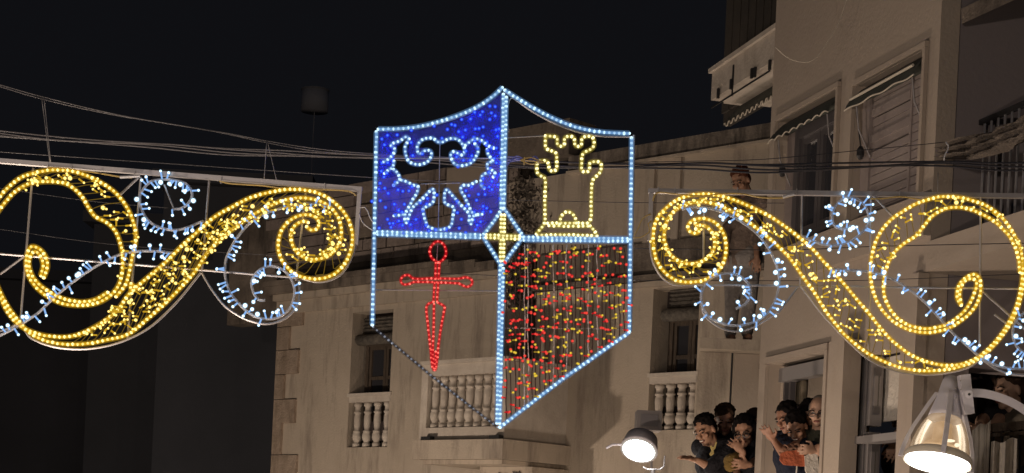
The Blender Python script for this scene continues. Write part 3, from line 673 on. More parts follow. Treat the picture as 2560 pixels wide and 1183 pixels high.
s_up = rope(C1([(-40,850),(0,920),(35,985),(80,1035),(130,1062),(200,1082),(290,1085),(360,1064),(440,1020),(500,968),(545,905),(600,855),(700,770),(770,700),(845,632)])+C2([(460,455),(520,407),(600,362),(700,312),(800,283),(900,267),(1000,270),(1080,292),(1150,335),(1210,398),(1243,470),(1250,540),(1235,612),(1198,680),(1140,728),(1060,748),(980,737),(920,705),(872,650),(850,580),(860,510),(885,462),(930,422),(990,402),(1045,412),(1070,442),(1062,475),(1030,485),(1005,468)]), gl, 't_gold','b_gold')
s_lo = rope(C1([(-40,800),(0,895),(35,960),(80,1020),(130,1073),(200,1104),(280,1117),(370,1114),(440,1101),(540,1075)])+C2([(150,960),(250,872),(330,790),(400,712),(445,645),(475,600),(540,535),(620,470),(700,412),(780,368),(860,332),(940,313),(1020,315),(1090,335),(1140,370),(1175,420),(1190,480),(1185,540),(1160,588),(1120,624),(1060,642),(1000,636),(950,602),(925,555),(920,502),(942,460),(985,437),(1012,445)]), gl, 't_gold','b_gold')
rope(C1([(590,885),(575,880),(550,860),(556,900)]), gl, 't_gold','b_gold')
ladder(s_up, s_lo, .235, .54, .21, .53, 26, gl)
ladder(s_up, s_lo, .54, .93, .53, .93, 24, gl, .8)
ladder(out2, inner, .10, .74, .47, .93, 20, gl)
white_string(C2([(280,372),(330,368),(372,335),(388,290),(360,240),(290,215),(220,213),(165,225),(125,265),(106,310),(115,370),(150,430),(200,465),(280,485),(350,475),(420,447),(450,437)]), gl, 40)
MB().tube(W([Vector(p) for p in C2([(238,240),(265,310),(287,362)])]), 2.2*PXM, 6).build('stem', M['wire'], gl)
white_string(C1([(-30,1095),(30,1065),(75,1040),(160,985),(230,918),(320,845),(410,785),(500,740),(570,726),(650,723),(735,732)]), gl, 34)
white_string(C2([(1140,362),(1050,345),(980,345),(880,365),(780,397),(700,447),(640,512),(592,590),(567,660),(567,740),(592,820),(640,880),(700,935),(770,962),(850,955),(908,912),(935,850),(935,785),(905,725),(860,690),(800,680),(742,705),(708,760),(718,820),(745,860),(780,862)]), gl, 62)
fr = MB()
fr.bar(at(-60,398,YG+.02), at(905,474,YG+.02), 11*PXM, .03)
fr.bar(at(899,478,YG+.02), at(890,612,YG+.02), 10*PXM, .025)
for a, c in (((83,420),(50,818)),((352,443),(336,640)),((336,640),(319,848)),((523,452),(505,680)),((765,475),(740,702)),((-60,630),(745,695)),((0,686),(62,640)),((345,445),(300,487))):
    fr.tube([at(*a,YG+.025), at(*c,YG+.025)], 2.9*PXM, 6)
def curve(b, pts, r=3): P = crm(pts, 8); b.tube(W(P, .025), r*PXM, 6)
curve(fr, C1([(-30,1070),(20,1055),(85,1035),(130,1090),(220,1126),(330,1138),(440,1127),(540,1096),(640,1040),(750,935),(848,815)]))
curve(fr, C2([(440,715),(490,800),(560,890),(640,947),(720,980),(800,990),(880,965),(940,912),(966,840),(962,755)]))
curve(fr, C2([(1270,530),(1255,610),(1205,705),(1140,750),(1060,765),(975,745)]))
fr.build('steel_frame', M['galv'], gl)
b = MB(); P = crm([(330,444),(300,442),(215,428),(120,418)], 8); b.tube(W(P,.0),2*PXM,5); b.build('feed_cable', M['amber_cable'], gl); b = MB(); P = crm(C2([(535,222),(600,235),(760,245),(900,262),(1120,268),(1230,275),(1270,300)]), 8); b.tube(W(P,0), 2*PXM, 5)
MB().tube([at(300,443,YG-.01), at(350,440,YG-.01)], 4*PXM, 6).build('plug', M['clear_cable'], gl)
b.build('feed_cable', M['amber_cable'], gl)
# ties at the top bar
b = MB()
for x,y in ((180,421),(338,434),(553,450),(812,465),(120,418)): b.tube([at(x,y-7,YG), at(x-1,y+9,YG)], 1.6*PXM, 5)
b.build('cable_tie', M['wire'], gl)

# ---------------- right scroll
gr = thing('scroll_garland', 'right scroll-shaped light garland with gold ropes and white sprigs, over the crowded windows', 'light garland', at(2100,482,YG))
R3, R4 = mp(1600,430,.3634), mp(2060,430,.448)
ru = rope(R3([(385,392),(408,400),(400,418),(372,422),(342,407),(330,375),(352,340),(400,322),(450,323),(510,345),(552,385),(580,440),(592,520),(582,600),(552,662),(500,712),(440,745),(350,758),(260,750),(190,708),(130,640),(100,560),(90,460),(100,370),(132,300),(190,240),(260,190),(330,165),(430,152),(530,160),(620,185),(720,222),(830,272),(920,322),(1010,385),(1110,462),(1200,545),(1280,635)])+R4([(100,612),(180,707),(260,802),(340,900),(420,975),(510,1035),(600,1067),(690,1080),(770,1072),(850,1040),(930,975),(1000,890),(1050,805),(1083,720),(1103,620),(1108,520),(1095,425),(1050,332),(990,252),(910,192),(830,160),(770,145),(700,138),(640,140),(580,155),(510,180),(440,220),(370,270),(320,330),(285,400),(265,480),(258,560),(268,640),(292,715),(342,792),(410,850),(490,885),(570,897),(650,887),(720,860),(790,810),(845,750),(872,680),(872,610),(850,575),(820,575),(780,600),(750,640),(742,700),(765,745)]), gr, 't_gold','b_gold')
rl_ = rope(R3([(390,372),(372,352),(400,365),(440,370),(480,395),(507,440),(515,500),(500,550),(460,595),(400,625),(330,632),(270,615),(210,570),(175,500),(165,430),(185,340),(230,275),(290,235),(370,210),(450,207),(530,227),(610,262),(700,312),(800,385),(900,465),(980,540),(1050,620),(1120,720),(1200,830),(1260,930)])+R4([(20,790),(90,880),(150,940),(250,1015),(340,1060),(440,1095),(540,1110),(640,1108),(740,1092),(830,1060),(905,1010),(965,950),(1025,870),(1070,785),(1098,700),(1118,600)]), gr, 't_gold','b_gold')
r_in = rope(R4([(1092,560),(1085,480),(1060,402),(1020,342),(960,283),(890,240),(820,210),(750,197),(680,205),(620,235),(580,272),(550,312),(512,357),(440,405),(385,460),(350,530),(335,600),(335,680),(360,750),(410,815),(480,858),(570,875),(650,863),(710,838),(780,780),(825,710),(850,640),(845,602),(810,597),(775,620),(757,680),(765,740)]), gr, 't_gold','b_gold')
ladder(ru, rl_, .02, .175, .03, .24, 22, gr, .8)
ladder(ru, rl_, .175, .50, .24, .80, 38, gr)
ladder(ru, r_in, .605, .80, .03, .55, 26, gr, .9)
white_string(R3([(290,258),(350,242),(430,245),(520,260),(600,287),(700,345),(800,420),(880,520),(930,620),(957,720),(950,820),(912,920),(850,1000),(760,1042),(650,1057),(560,1040),(480,1002),(432,930),(420,850),(440,790),(480,738),(560,702),(640,700),(710,732),(755,790),(755,860),(722,910),(660,940)]), gr, 66)
white_string(R4([(150,300),(110,320),(60,300),(45,240),(75,175),(130,142),(200,160),(240,210),(250,280),(220,330),(150,385),(70,408),(0,405)])+R3([(1200,480),(1115,440)]), gr, 44)
white_string(R4([(30,540),(150,550),(240,555),(340,580),(420,620),(540,705),(640,810),(720,900),(800,970),(870,1030),(960,1078),(1040,1095),(1160,1100)]), gr, 46)
white_string(R4([(1150,770),(1100,800),(1062,850),(1055,920),(1080,980),(1130,1015)]), gr, 12)
fr = MB()
fr.bar(at(1621,478,YG+.02), at(2660,492,YG+.02), 11*PXM, .03)
fr.bar(at(1628,484,YG+.02), at(1624,602,YG+.02), 10*PXM, .025)
for a, c in (((1760,522),(1758,650)),((2005,486),(2001,712)),((2178,486),(2172,900)),((2452,492),(2449,868)),((1750,712),(2660,724)),((2000,712),(1945,783)),((2450,722),(2570,830)),((2182,488),(2236,545)),((2486,786),(2520,812))):
    fr.tube([at(*a,YG+.025), at(*c,YG+.025)], 2.9*PXM, 6)
curve(fr, R3([(68,460),(75,560),(100,645),(150,725),(210,765),(270,778),(430,775)]))
curve(fr, R3([(425,800),(430,960),(500,1040),(600,1090),(700,1095),(800,1060),(900,1000),(950,965)]), 2.4)
curve(fr, R3([(1105,785),(1200,910),(1290,1020)])+R4([(0,805),(110,920),(250,1045),(400,1110),(560,1132),(700,1120),(810,1090),(880,1052),(960,1100),(1040,1128),(1160,1140)]))
fr.build('steel_frame', M['galv'], gr)
b = MB(); P = crm(R3([(90,200),(100,160),(135,140),(250,152),(430,165),(560,150),(700,150),(830,175),(980,178),(1060,160)]), 8); b.tube(W(P,-.005),2.2*PXM,5)
P = crm(R4([(260,150),(330,148),(430,138),(540,155)]), 8); MB().tube(W(P,0),2*PXM,5).build('feed_cable', M['amber_cable'], gr)
MB().tube([at(1957,493,YG-.01), at(1985,486,YG-.01)], 4*PXM, 6).build('plug', M['clear_cable'], gr)
b.build('feed_cable', M['amber_cable'], gr)
b = MB()
for x,y in ((1646,477),(1844,478),(1992,481),(2250,485),(1688,478)): b.tube([at(x,y-9,YG), at(x,y+8,YG)], 1.6*PXM, 5)
b.build('cable_tie', M['wire'], gr)

# ---------------- shield
sd = thing('shield_garland', 'large shield of lights with blue eagle, cream castle, red sword and red and yellow curtain', 'light shield', at(1257,225,YG))
fr = MB()
for a, c in (((944,330),(930,815)),((1245,1073),(1577,832)),((1577,832),(1585,338)),((1268,240),(1262,530)),((944,581),(1200,590)),((1310,592),(1572,594)),((1100,350),(1096,570)),((944,396),(1262,396)),((1262,345),(1360,340)),((1052,460),(1150,458)),((1095,600),(1092,655)),((1262,820),(1560,822)),((940,725),(1262,728))):
    big = a in ((1577,832),(1585,338),(1268,240)) or c in ((1585,338),(1262,530))
    fr.tube([at(*a,YG+.02), at(*c,YG+.02)], (3.4 if big else 1.3)*PXM, 6)
curve(fr, [(944,326),(1000,324),(1060,317),(1130,298),(1190,273),(1257,222)], 2.2)
curve(fr, [(1262,228),(1325,275),(1385,308),(1445,330),(1500,340),(1585,342)], 2.6)
curve(fr, [(1272,330),(1268,300),(1272,255),(1283,244),(1300,250)], 2)
fr.build('steel_frame', M['galv'], sd)
SP = 12.4
Wt = dict(tm='t_white', bm='b_white')
rope([(946,323),(1000,322),(1060,314),(1130,294),(1190,269),(1230,243),(1256,219)], sd, **Wt)
rope([(1262,226),(1300,250),(1340,274),(1385,297),(1440,318),(1500,330),(1573,334)], sd, **Wt)
rope([(941,330),(936,580),(931,812)], sd, smooth=False, **Wt)
rope([(1579,345),(1576,590),(1573,828)], sd, smooth=False, **Wt)
rope([(1572,832),(1410,945),(1250,1068)], sd, smooth=False, **Wt)
rope([(933,818),(1085,945),(1243,1068)], sd, 't_dim','b_dim', r=4.2, rbd=3.0, smooth=False)
for dx in (-3.5,3.5):
    rope([(1262+dx,240+dx),(1256+dx,520)], sd, smooth=False, space=11.5, **Wt)
    rope([(1254+dx,668+dx),(1246+dx,1058)], sd, smooth=False, space=11.5, **Wt)
    rope([(944,583+dx),(1200,591+dx)], sd, smooth=False, space=12, **Wt)
    rope([(1310,597+dx),(1568,600+dx)], sd, smooth=False, space=12, **Wt)
    rope([(1257+dx,538),(1255+dx,652)], sd, 't_cream','b_cream', smooth=False, space=10)
    rope([(1216,591+dx),(1298,594+dx)], sd, 't_cream','b_cream', smooth=False, space=10)
rope([(1256,522),(1232,557),(1206,590),(1230,627),(1252,662)], sd, smooth=False, space=11, **Wt)
rope([(1260,522),(1284,556),(1308,592),(1284,625),(1256,662)], sd, smooth=False, space=11, **Wt)
E = mp(900,200,.3551)
ew = dict(tm='t_eagle', bm='b_white', r=4.4, rbd=4.0, space=11.2)
M['t_eagle'] = glow('eagle_rope_tube', (.16,.34,.80), .85, .55); M['t_eagle'].cycles.emission_sampling = 'NONE'
for pl in ([(345,415),(320,465),(320,520),(345,575),(400,595),(460,585),(500,545),(500,505),(460,495),(425,520),(405,505),(408,455),(440,420),(480,410),(515,410),(545,435),(575,438),(625,415),(680,415),(720,450),(735,485),(730,525),(700,525),(665,505),(640,520),(645,560),(680,600),(740,600),(790,575),(825,525),(830,480),(810,450)],
           [(345,415),(325,398),(280,430),(215,455),(245,485),(235,520),(205,555),(165,578)],
           [(240,572),(230,610),(200,635),(172,658)], [(235,630),(262,655),(280,690),(268,715),(238,742)],
           [(290,705),(330,718),(370,740),(405,745),(408,775),(395,805),(365,855),(335,910),(310,945),(240,957)],
           [(318,950),(315,985),(325,1012),(340,970),(370,900),(430,845),(500,775),(520,775),(518,850),(485,885),(445,905),(455,970),(475,1028),(520,1050),(545,1055),(600,1048),(640,1025),(655,960),(660,900),(620,880),(595,858),(597,800),(610,770),(650,812),(700,870),(745,915),(770,950),(768,985),(780,1018),(792,975),(800,955),(860,945)],
           [(740,460),(780,430),(815,415),(860,430),(905,465),(940,480)], [(895,490),(900,520),(922,552),(940,575),(900,585),(900,622),(935,640),(952,655),(940,682)],
           [(915,655),(870,665),(855,695),(850,735),(875,765)], [(820,715),(770,740),(720,745),(710,780),(735,820),(762,880),(785,930),(815,952)]):
    rope(E(pl), sd, **ew)
Cs = mp(1230,200,.3718); cw = dict(tm='t_cream', bm='b_cream', r=4.8, rbd=4.2, space=11.4)
rope(Cs([(360,375),(400,380),(436,385),(440,430),(465,446),(487,435),(488,392),(530,378),(553,395),(560,438),(580,448),(600,440),(605,392),(640,380),(676,386),(686,440),(660,470),(612,495),(603,550),(603,608),(640,618),(655,600),(655,560),(690,550),(730,558),(732,610),(700,650),(675,682),(668,800),(665,930),(645,965)]), sd, **cw)
rope(Cs([(360,380),(362,455),(395,475),(430,495),(434,550),(432,605),(388,607),(375,552),(338,545),(304,556),(304,620),(330,645),(357,668),(356,800),(355,950),(340,985),(298,1036)]), sd, **cw)
rope(Cs([(640,962),(690,1018),(706,1050)]), sd, **cw); rope(Cs([(305,1045),(500,1042),(700,1050)]), sd, **cw)
rope(Cs([(375,965),(500,963),(640,964)]), sd, **cw); rope(Cs([(385,980),(500,983),(645,983)]), sd, **cw)
rope(Cs([(456,965),(462,925),(488,895),(515,886),(545,903),(562,938),(566,962)]), sd, **cw)
X = mp(900,560,.4567); xr = dict(tm='t_red', bm='b_red', r=3.6, rbd=2.8, space=11.5)
for pl in ([(425,212),(392,185),(382,145),(400,110),(430,96),(460,115),(471,160),(455,195),(432,212)], [(415,215),(412,300)], [(435,215),(430,300)],
           [(545,328),(585,345),(612,330),(610,305),(575,292),(535,300),(410,298),(300,300),(265,280),(232,290),(223,315),(240,332),(270,328),(305,318),(420,320),(545,325)],
           [(408,325),(402,425)], [(428,325),(422,425)], [(400,428),(370,442),(364,478),(375,580),(386,680),(396,780),(408,802),(418,780),(430,660),(445,560),(460,480),(462,452),(425,430)],
           [(405,440),(402,600),(399,700),(405,790)], [(415,700),(412,790)], [(390,690),(398,760)]):
    rope(X(pl), sd, smooth=len(pl) > 2, **xr)
# blue field: a fine net lit by small blue LEDs
fld = [(944,330),(1000,327),(1060,320),(1130,300),(1190,275),(1230,250),(1256,228),(1252,520),(1205,588),(940,582)]
net = bpy.data.materials.new('blue_lit_net'); net.use_nodes = True; N = net.node_tree.nodes; L = net.node_tree.links; N.clear()
o_ = N.new('ShaderNodeOutputMaterial'); tr = N.new('ShaderNodeBsdfTransparent'); df = N.new('ShaderNodeBsdfDiffuse'); tl = N.new('ShaderNodeBsdfTranslucent'); a1 = N.new('ShaderNodeMixShader'); a2 = N.new('ShaderNodeMixShader')
df.inputs[0].default_value = (.10,.13,.9,1); tl.inputs[0].default_value = (.10,.13,.9,1); a1.inputs[0].default_value = .5; a2.inputs[0].default_value = .46
L.new(df.outputs[0], a1.inputs[1]); L.new(tl.outputs[0], a1.inputs[2]); L.new(tr.outputs[0], a2.inputs[1]); L.new(a1.outputs[0], a2.inputs[2]); L.new(a2.outputs[0], o_.inputs[0])
eag = E([(345,415),(330,500),(345,560),(400,585),(460,575),(500,505),(405,465),(440,420),(515,410),(575,438),(680,415),(735,485),(640,520),(680,600),(790,575),(830,480),(860,430),(895,490),(935,575),(900,620),(870,665),(850,735),(770,740),(720,745),(710,780),(735,820),(745,915),(610,770),(597,860),(660,900),(640,1025),(545,1055),(475,1030),(445,905),(518,850),(510,775),(360,905),(330,910),(395,800),(405,745),(325,715),(262,655),(235,600),(245,485),(325,400)])
def inside(p, poly):
    c = False; j = len(poly)-1
    for i in range(len(poly)):
        if (poly[i][1] > p[1]) != (poly[j][1] > p[1]) and p[0] < (poly[j][0]-poly[i][0])*(p[1]-poly[i][1])/(poly[j][1]-poly[i][1])+poly[i][0]: c = not c
        j = i
    return c
nb_ = MB(); cs = 6
for iy in range(220, 590, cs):
    for ix in range(938, 1258, cs):
        c = (ix+cs/2, iy+cs/2)
        if inside(c, fld) and not inside(c, eag):
            nb_.add([at(ix,iy,YG+.045),at(ix+cs,iy,YG+.045),at(ix+cs,iy+cs,YG+.045),at(ix,iy+cs,YG+.045)], [(0,1,2,3)])
nb_.build('blue_net', net, sd)
blue_me = MB().ell((0,0,0), (2.6*PXM,)*3, n=8, k=6).ell((0,0,0), (4.8*PXM,)*3, m=1, n=10, k=7).mesh('blue_led', [M['b_blue'], M['b_blue_halo']], smooth=True)  # outer shell is a glow halo painted round each LED
rbk = random.Random(21); placed = []; tries = 0
while len(placed) < 128 and tries < 9000:
    tries += 1; p = (rbk.uniform(944,1254), rbk.uniform(232,584))
    if rbk.random() < .25: p = (rbk.uniform(1180,1250), rbk.uniform(340,470))
    if not inside(p, fld) or inside(p, eag): continue
    if placed and min((p[0]-q[0])**2+(p[1]-q[1])**2 for q in placed) < (60 if rbk.random() < .3 else 190): continue
    placed.append(p); inst('blue_led', blue_me, sd, at(p[0], p[1], YG-.005+rbk.uniform(-.01,.01)))
for p in E([(85,855),(143,850),(690,610),(540,810),(745,780)]): inst('blue_led', blue_me, sd, at(p[0], p[1], YG))
for i, p in enumerate(placed[::2]):   # the light those LEDs give off, falling on the net
    l = bpy.data.lights.new('blue_led_light', 'POINT'); l.energy = .026; l.color = (.02,.06,1); l.shadow_soft_size = .006
    lo = bpy.data.objects.new('blue_led_light', l); COL.objects.link(lo); lo.parent = sd; lo.location = at(p[0], p[1], YG+.026)-world_loc(sd)
# red and yellow curtain
rc = random.Random(31)
def bottom(x): return 1068-(x-1250)*(1068-832)/(1572-1250)
x = 1266; k = 0
while x < 1566:
    yb = bottom(x)-8; top = 612
    if x < 1305: top = 662-(x-1256)*1.25
    P = [(x+rc.uniform(-2.2,2.2), top+(yb-top)*i/9) for i in range(10)]
    MB().tube([at(*p,YG+.012) for p in P], 1.5*PXM, 5).build('curtain_wire', M['brown_wire'] if rc.random() < .8 else M['clear_cable'], sd)
    red = (k % 3 != 1) ; y = top+rc.uniform(4,30)
    while y < yb-4:
        if rc.random() < .9:
            r_ = red if rc.random() < .9 else not red
            for _ in range(rc.choice((1,1,1,2))):
                put(LR if r_ else LY, (3,4), sd, x+rc.uniform(-8,8), y+rc.uniform(-3,3), rc.choice((0,0,pi,.2,-.2)), -.012, rc.uniform(-1.2,-.1), rc)
        y += rc.uniform(15,36)
    x += rc.uniform(9,13); k += 1
# connector cables of the shield
b = MB()
for j in range(6): P = crm([(1266,392+j*5),(1290,398+rc.uniform(-9,9)),(1318,402),(1338,398+rc.uniform(-8,8)),(1352,408)], 6); b.tube(W(P, -.006-j*.002), 1.3*PXM, 5)
b.build('cable_loom', M['blue_cable'], sd)
b = MB()
for j in range(3): P = crm([(1300,400),(1325,394+j*8),(1345,400+j*4),(1360,405)], 6); b.tube(W(P, -.02), 1.4*PXM, 5)
b.tube([at(1312,393,YG-.02), at(1310,412,YG-.02)], 2*PXM, 5)
b.build('cable_loom', M['amber_cable'], sd)
def link(name, pts, r, m, label, Y=YG, cat='cable', smooth=True, twin=0, group=None):
    P = crm(pts, 12) if smooth else resamp([Vector(p) for p in pts], 20); b = MB(); r *= .82; b.tube([at(p.x,p.y,Y) for p in P], r*Y/FPX, 6)
    for j in range(twin):
        q = [at(p.x, p.y+(j+1)*2.8*r*.7+2.2*r*sin(i*.11+j), Y+.02*j) for i, p in enumerate(P)]; b.tube(q, r*Y/FPX, 6)
    return tag(b.build(name, m, None, True), label, cat, group)
link('power_lead', [(900,520),(915,520),(925,545),(936,560)], 1.8, M['clear_cable'], 'short pale plug lead between left scroll and shield, upper one')
link('power_lead', [(898,532),(905,555),(925,572),(942,580)], 1.6, M['clear_cable'], 'pale looping lead between left scroll and shield, lower one')
link('power_lead', [(1585,590),(1595,572),(1604,550),(1618,538),(1627,535)], 1.8, M['amber_cable'], 'upper amber lead from shield to right scroll')
link('power_lead', [(1580,595),(1600,594),(1612,588),(1624,578),(1620,560),(1628,552)], 1.6, M['amber_cable'], 'lower amber lead from shield to right scroll')
# overhead cables
link('overhead_cable', [(-60,195),(0,212),(110,243),(310,290),(560,332),(665,352),(800,373),(960,386),(1270,400)], 1.7, M['cable_grey'], 'topmost twin wire sloping down from the upper left to the shield', 8.6, twin=1)
link('overhead_cable', [(-60,320),(0,327),(120,340),(260,352),(420,361),(560,371),(700,376),(830,384),(960,390),(1270,405)], 2.4, M['cable_grey'], 'thick loose bundle of grey cables below the topmost wire at left', 9.2, twin=3)
link('overhead_cable', [(-60,375),(0,380),(460,412),(930,444),(1270,462)], 1.2, M['cable_grey'], 'thin single wire just above the left garland bar', 8.9)
link('overhead_cable', [(-60,462),(220,502),(420,520)], .9, M['cable_grey'], 'thin wire seen through the upper left gold loop', 12)
link('overhead_cable', [(-60,565),(290,612),(700,640)], .9, M['cable_grey'], 'thin wire seen through the middle of the left gold loop', 12)
link('overhead_cable', [(1270,398),(1400,405),(1600,411),(1760,408),(1900,412),(2100,408),(2360,404),(2480,408),(2660,404)], 3.0, M['cable'], 'thick black cable bundle crossing in front of both buildings at right', 9.0, twin=3)
link('overhead_cable', [(1500,408),(1700,404),(1880,400),(2010,390),(2130,378),(2300,362),(2365,355)], 1.2, M['cable'], 'thin dark wire rising above the black bundle at right', 9.05)
link('overhead_cable', [(1268,500),(1600,507),(1960,508)], 1.1, M['cable'], 'thin black wire passing behind the castle of the shield', 11)
link('overhead_cable', [(1580,621),(1960,625),(2200,616),(2660,606)], 1.4, M['cable'], 'black wire crossing behind the middle of the right garland', 8.7)
link('overhead_cable', [(1580,701),(1960,702),(2200,700),(2560,685)], 1.1, M['cable'], 'black wire running just above the lower bar of the right garland', 8.7)
link('overhead_cable', [(1100,684),(1265,690)], 1.1, M['cable'], 'short black wire right of the red cross guard', 12)
link('overhead_cable', [(2455,492),(2660,496)], .9, M['cable_grey'], 'thin grey wire under the bar of the right garland', 8.9)
link('overhead_cable', [(2364,355),(2372,368),(2362,388),(2360,404)], 2.2, M['clear_cable'], 'pale looped connector where the thin wire meets the black bundle', 9.0)
link('wall_cable', [(2122,-20),(2100,50),(2065,110),(2040,145),(2010,156),(1970,145),(1938,118)], 1.3, M['braid'], 'pale cable drooping across the upper beige wall', 11.2)
for i, (a, c, lb) in enumerate((((110,243),(127,410),'steel hanger wire at the far left, nearly upright'), ((104,243),(125,410),'steel hanger wire paired at the far left, slightly slanted'), ((667,351),(660,452),'upright steel hanger wire above the right end of the left garland'), ((668,351),(692,455),'slanted steel hanger wire above the right end of the left garland'), ((2345,432),(2344,486),'dark hanger wire above the large right gold loop'))):
    link('hanger_wire', [a, c], 1.5 if i < 4 else 1.0, M['wire'], lb, 8.35, 'wire', False)

# ================================================================== STREET LAMP
YL = 8.75; pm = YL/FPX
lt = at(2393,936,YL); lbm = at(2343,1158,YL)
ax = (lt-lbm); ax.y = .10; H = ax.length; ax.normalize()
rt = Vector((1,0,0)); rt = (rt-ax*rt.dot(ax)).normalized(); fw = ax.cross(rt)
ML = Matrix(((rt.x,fw.x,ax.x,lbm.x),(rt.y,fw.y,ax.y,lbm.y),(rt.z,fw.z,ax.z,lbm.z),(0,0,0,1)))
sl = thing('street_lamp', 'large grey bell-shaped street lamp with glass sides, lit, at the lower right', 'street lamp', (at(2600,1200,YL).x, YL+.3, 0))
RB = 86*pm
MB().lathe([(RB*.50,H*.50),(RB*.47,H*.56),(RB*.40,H*.66),(RB*.32,H*.80),(RB*.26,H*.93),(RB*.20,H*.985),(RB*.02,H*1.01)], 24, M=ML).build('housing', M['lampgrey'], sl, True)
MB().lathe([(RB*.985,0),(RB*1.0,H*.03),(RB*.97,H*.075),(RB*.90,H*.10)], 32, M=ML, caps=False).lathe([(RB*.93,H*.015),(RB*.93,H*.07)], 32, M=ML, caps=False).build('rim', M['rim_glow'], sl, True)
gm = bpy.data.materials.new('warm_lamp_glass'); gm.use_nodes = True; N = gm.node_tree.nodes; L = gm.node_tree.links; N.clear()
o_ = N.new('ShaderNodeOutputMaterial'); e1 = N.new('ShaderNodeEmission'); e1.inputs[1].default_value = 1
tc = N.new('ShaderNodeNewGeometry'); nz_ = N.new('ShaderNodeTexNoise'); nz_.inputs['Scale'].default_value = 9; rp = N.new('ShaderNodeValToRGB')
rp.color_ramp.elements[0].position = .35; rp.color_ramp.elements[0].color = (.36,.22,.11,1); rp.color_ramp.elements[1].position = .66; rp.color_ramp.elements[1].color = (.62,.42,.25,1)
L.new(tc.outputs['Position'], nz_.inputs['Vector']); L.new(nz_.outputs['Fac'], rp.inputs[0]); L.new(rp.outputs[0], e1.inputs[0])
gs = N.new('ShaderNodeBsdfGlossy'); gs.inputs['Roughness'].default_value = .12; gs.inputs[0].default_value = (.8,.8,.8,1); fz = N.new('ShaderNodeFresnel'); mxx = N.new('ShaderNodeMixShader')
tr2 = N.new('ShaderNodeBsdfTransparent'); tr2.inputs[0].default_value = (1,.9,.75,1); m0 = N.new('ShaderNodeMixShader'); m0.inputs[0].default_value = .62
L.new(tr2.outputs[0], m0.inputs[1]); L.new(e1.outputs[0], m0.inputs[2])
L.new(fz.outputs[0], mxx.inputs[0]); L.new(m0.outputs[0], mxx.inputs[1]); L.new(gs.outputs[0], mxx.inputs[2]); L.new(mxx.outputs[0], o_.inputs[0])
MB().lathe([(RB*.90,H*.09),(RB*.86,H*.18),(RB*.79,H*.28),(RB*.69,H*.38),(RB*.58,H*.46),(RB*.49,H*.51)], 32, M=ML, caps=False).build('glass_shade', gm, sl, True)
MB().lathe([(RB*.10,H*.10),(RB*.55,H*.12),(RB*.62,H*.16),(RB*.40,H*.22),(RB*.28,H*.24),(RB*.26,H*.44),(RB*.1,H*.47)], 24, M=ML).build('reflector', mat('reflector_inside', (.5,.42,.33), .35, .3, (1,.7,.42), .38), sl, True)
MB().ell(ML@Vector((RB*.35,-RB*.62,H*.165)), (.012,.012,.010)).ell(ML@Vector((RB*.10,-RB*.66,H*.19)), (.030,.010,.008)).build('lamp_bulb', glow('lamp_bulb', (1,.93,.8), 3), sl, True)
MB().lathe([(.001,-.004),(RB*.93,-.002),(RB*.94,H*.012)], 32, M=ML, caps=False).build('lamp_disc', M['lampdisc'], sl, True)
for ang in (-95, 12, 178):
    a = radians(ang); b = MB(); prof = [(RB*.30,H*.78),(RB*.50,H*.62),(RB*.66,H*.48),(RB*.80,H*.36),(RB*.92,H*.22),(RB*1.0,H*.08),(RB*1.02,H*.0)]
    r = []
    for R_, z in prof:
        for dr in (0, .020):
            for s_ in (-1, 1):
                wq = .0115
                v = Vector(((R_+dr)*cos(a)-s_*wq*sin(a), (R_+dr)*sin(a)+s_*wq*cos(a), z)); r.append(ML@v)
    b.v = r
    for i in range(len(prof)-1):
        q = i*4
        for (x0,x1) in ((0,1),(1,3),(3,2),(2,0)): b.f.append((q+x0,q+x1,q+4+x1,q+4+x0)); b.m.append(0)
    b.f += [(0,1,3,2), tuple(len(prof)*4-4+i for i in (2,3,1,0))]; b.m += [0,0]
    b.build('rib', M['lampgrey'], sl)
# shoulder plate and arm
MB().bar(at(2409,938,YL), at(2420,1036,YL), 25*pm, .07).build('hinge_plate', M['lampgrey'], sl)
P = crm([(2420,982),(2460,984),(2500,994),(2540,1012),(2580,1040),(2625,1085)], 8); b = MB()
for i, p in enumerate(P):
    t = (P[min(i+1,len(P)-1)]-P[max(0,i-1)]).normalized(); n_ = Vector((-t.y,t.x))*(10.5 if i > 0 else 8)
    for s_, dy in ((-1,-.025),(1,-.025),(1,.025),(-1,.025)): b.v.append(at(p.x+n_.x*s_, p.y+n_.y*s_, YL+dy))
for i in range(len(P)-1):
    for j in range(4): b.f.append((i*4+j,i*4+(j+1)%4,i*4+4+(j+1)%4,i*4+4+j)); b.m.append(0)
b.f.append((3,2,1,0)); b.m.append(0)
b.build('arm', M['lampgrey'], sl)
MB().tube([at(2423,986,YL-.04), at(2423,986,YL+.04)], 10*pm, 16).tube([at(2423,986,YL-.05), at(2423,986,YL-.04)], 3.5*pm, 8, m=1).build('hinge', [M['lampgrey'], M['iron']], sl)
pp = at(2610,1090,YL); MB().lathe([(.09,0),(.07,.4),(.055,pp.z+.02)], 12, M=Matrix.Translation((pp.x,YL,0))).build('pole', M['lampgrey'], sl, True)
for i,(px,py) in enumerate(((2403,952),(2404,975),(2392,970),(2391,995))): MB().ell(at(px-2,py,YL-.055), (.004,.003,.004), n=6, k=4).build('screw', M['galv'], sl)
l = bpy.data.lights.new('street_lamp_light', 'SPOT'); l.energy = 60; l.color = (1,.8,.58); l.spot_size = radians(150); l.spot_blend = .6; l.shadow_soft_size = .08
lo = bpy.data.objects.new('street_lamp_light', l); COL.objects.link(lo); lo.location = lbm-ax*.03
lo.rotation_mode = 'QUATERNION'; lo.rotation_quaternion = Vector((0,0,-1)).rotation_difference(-ax)

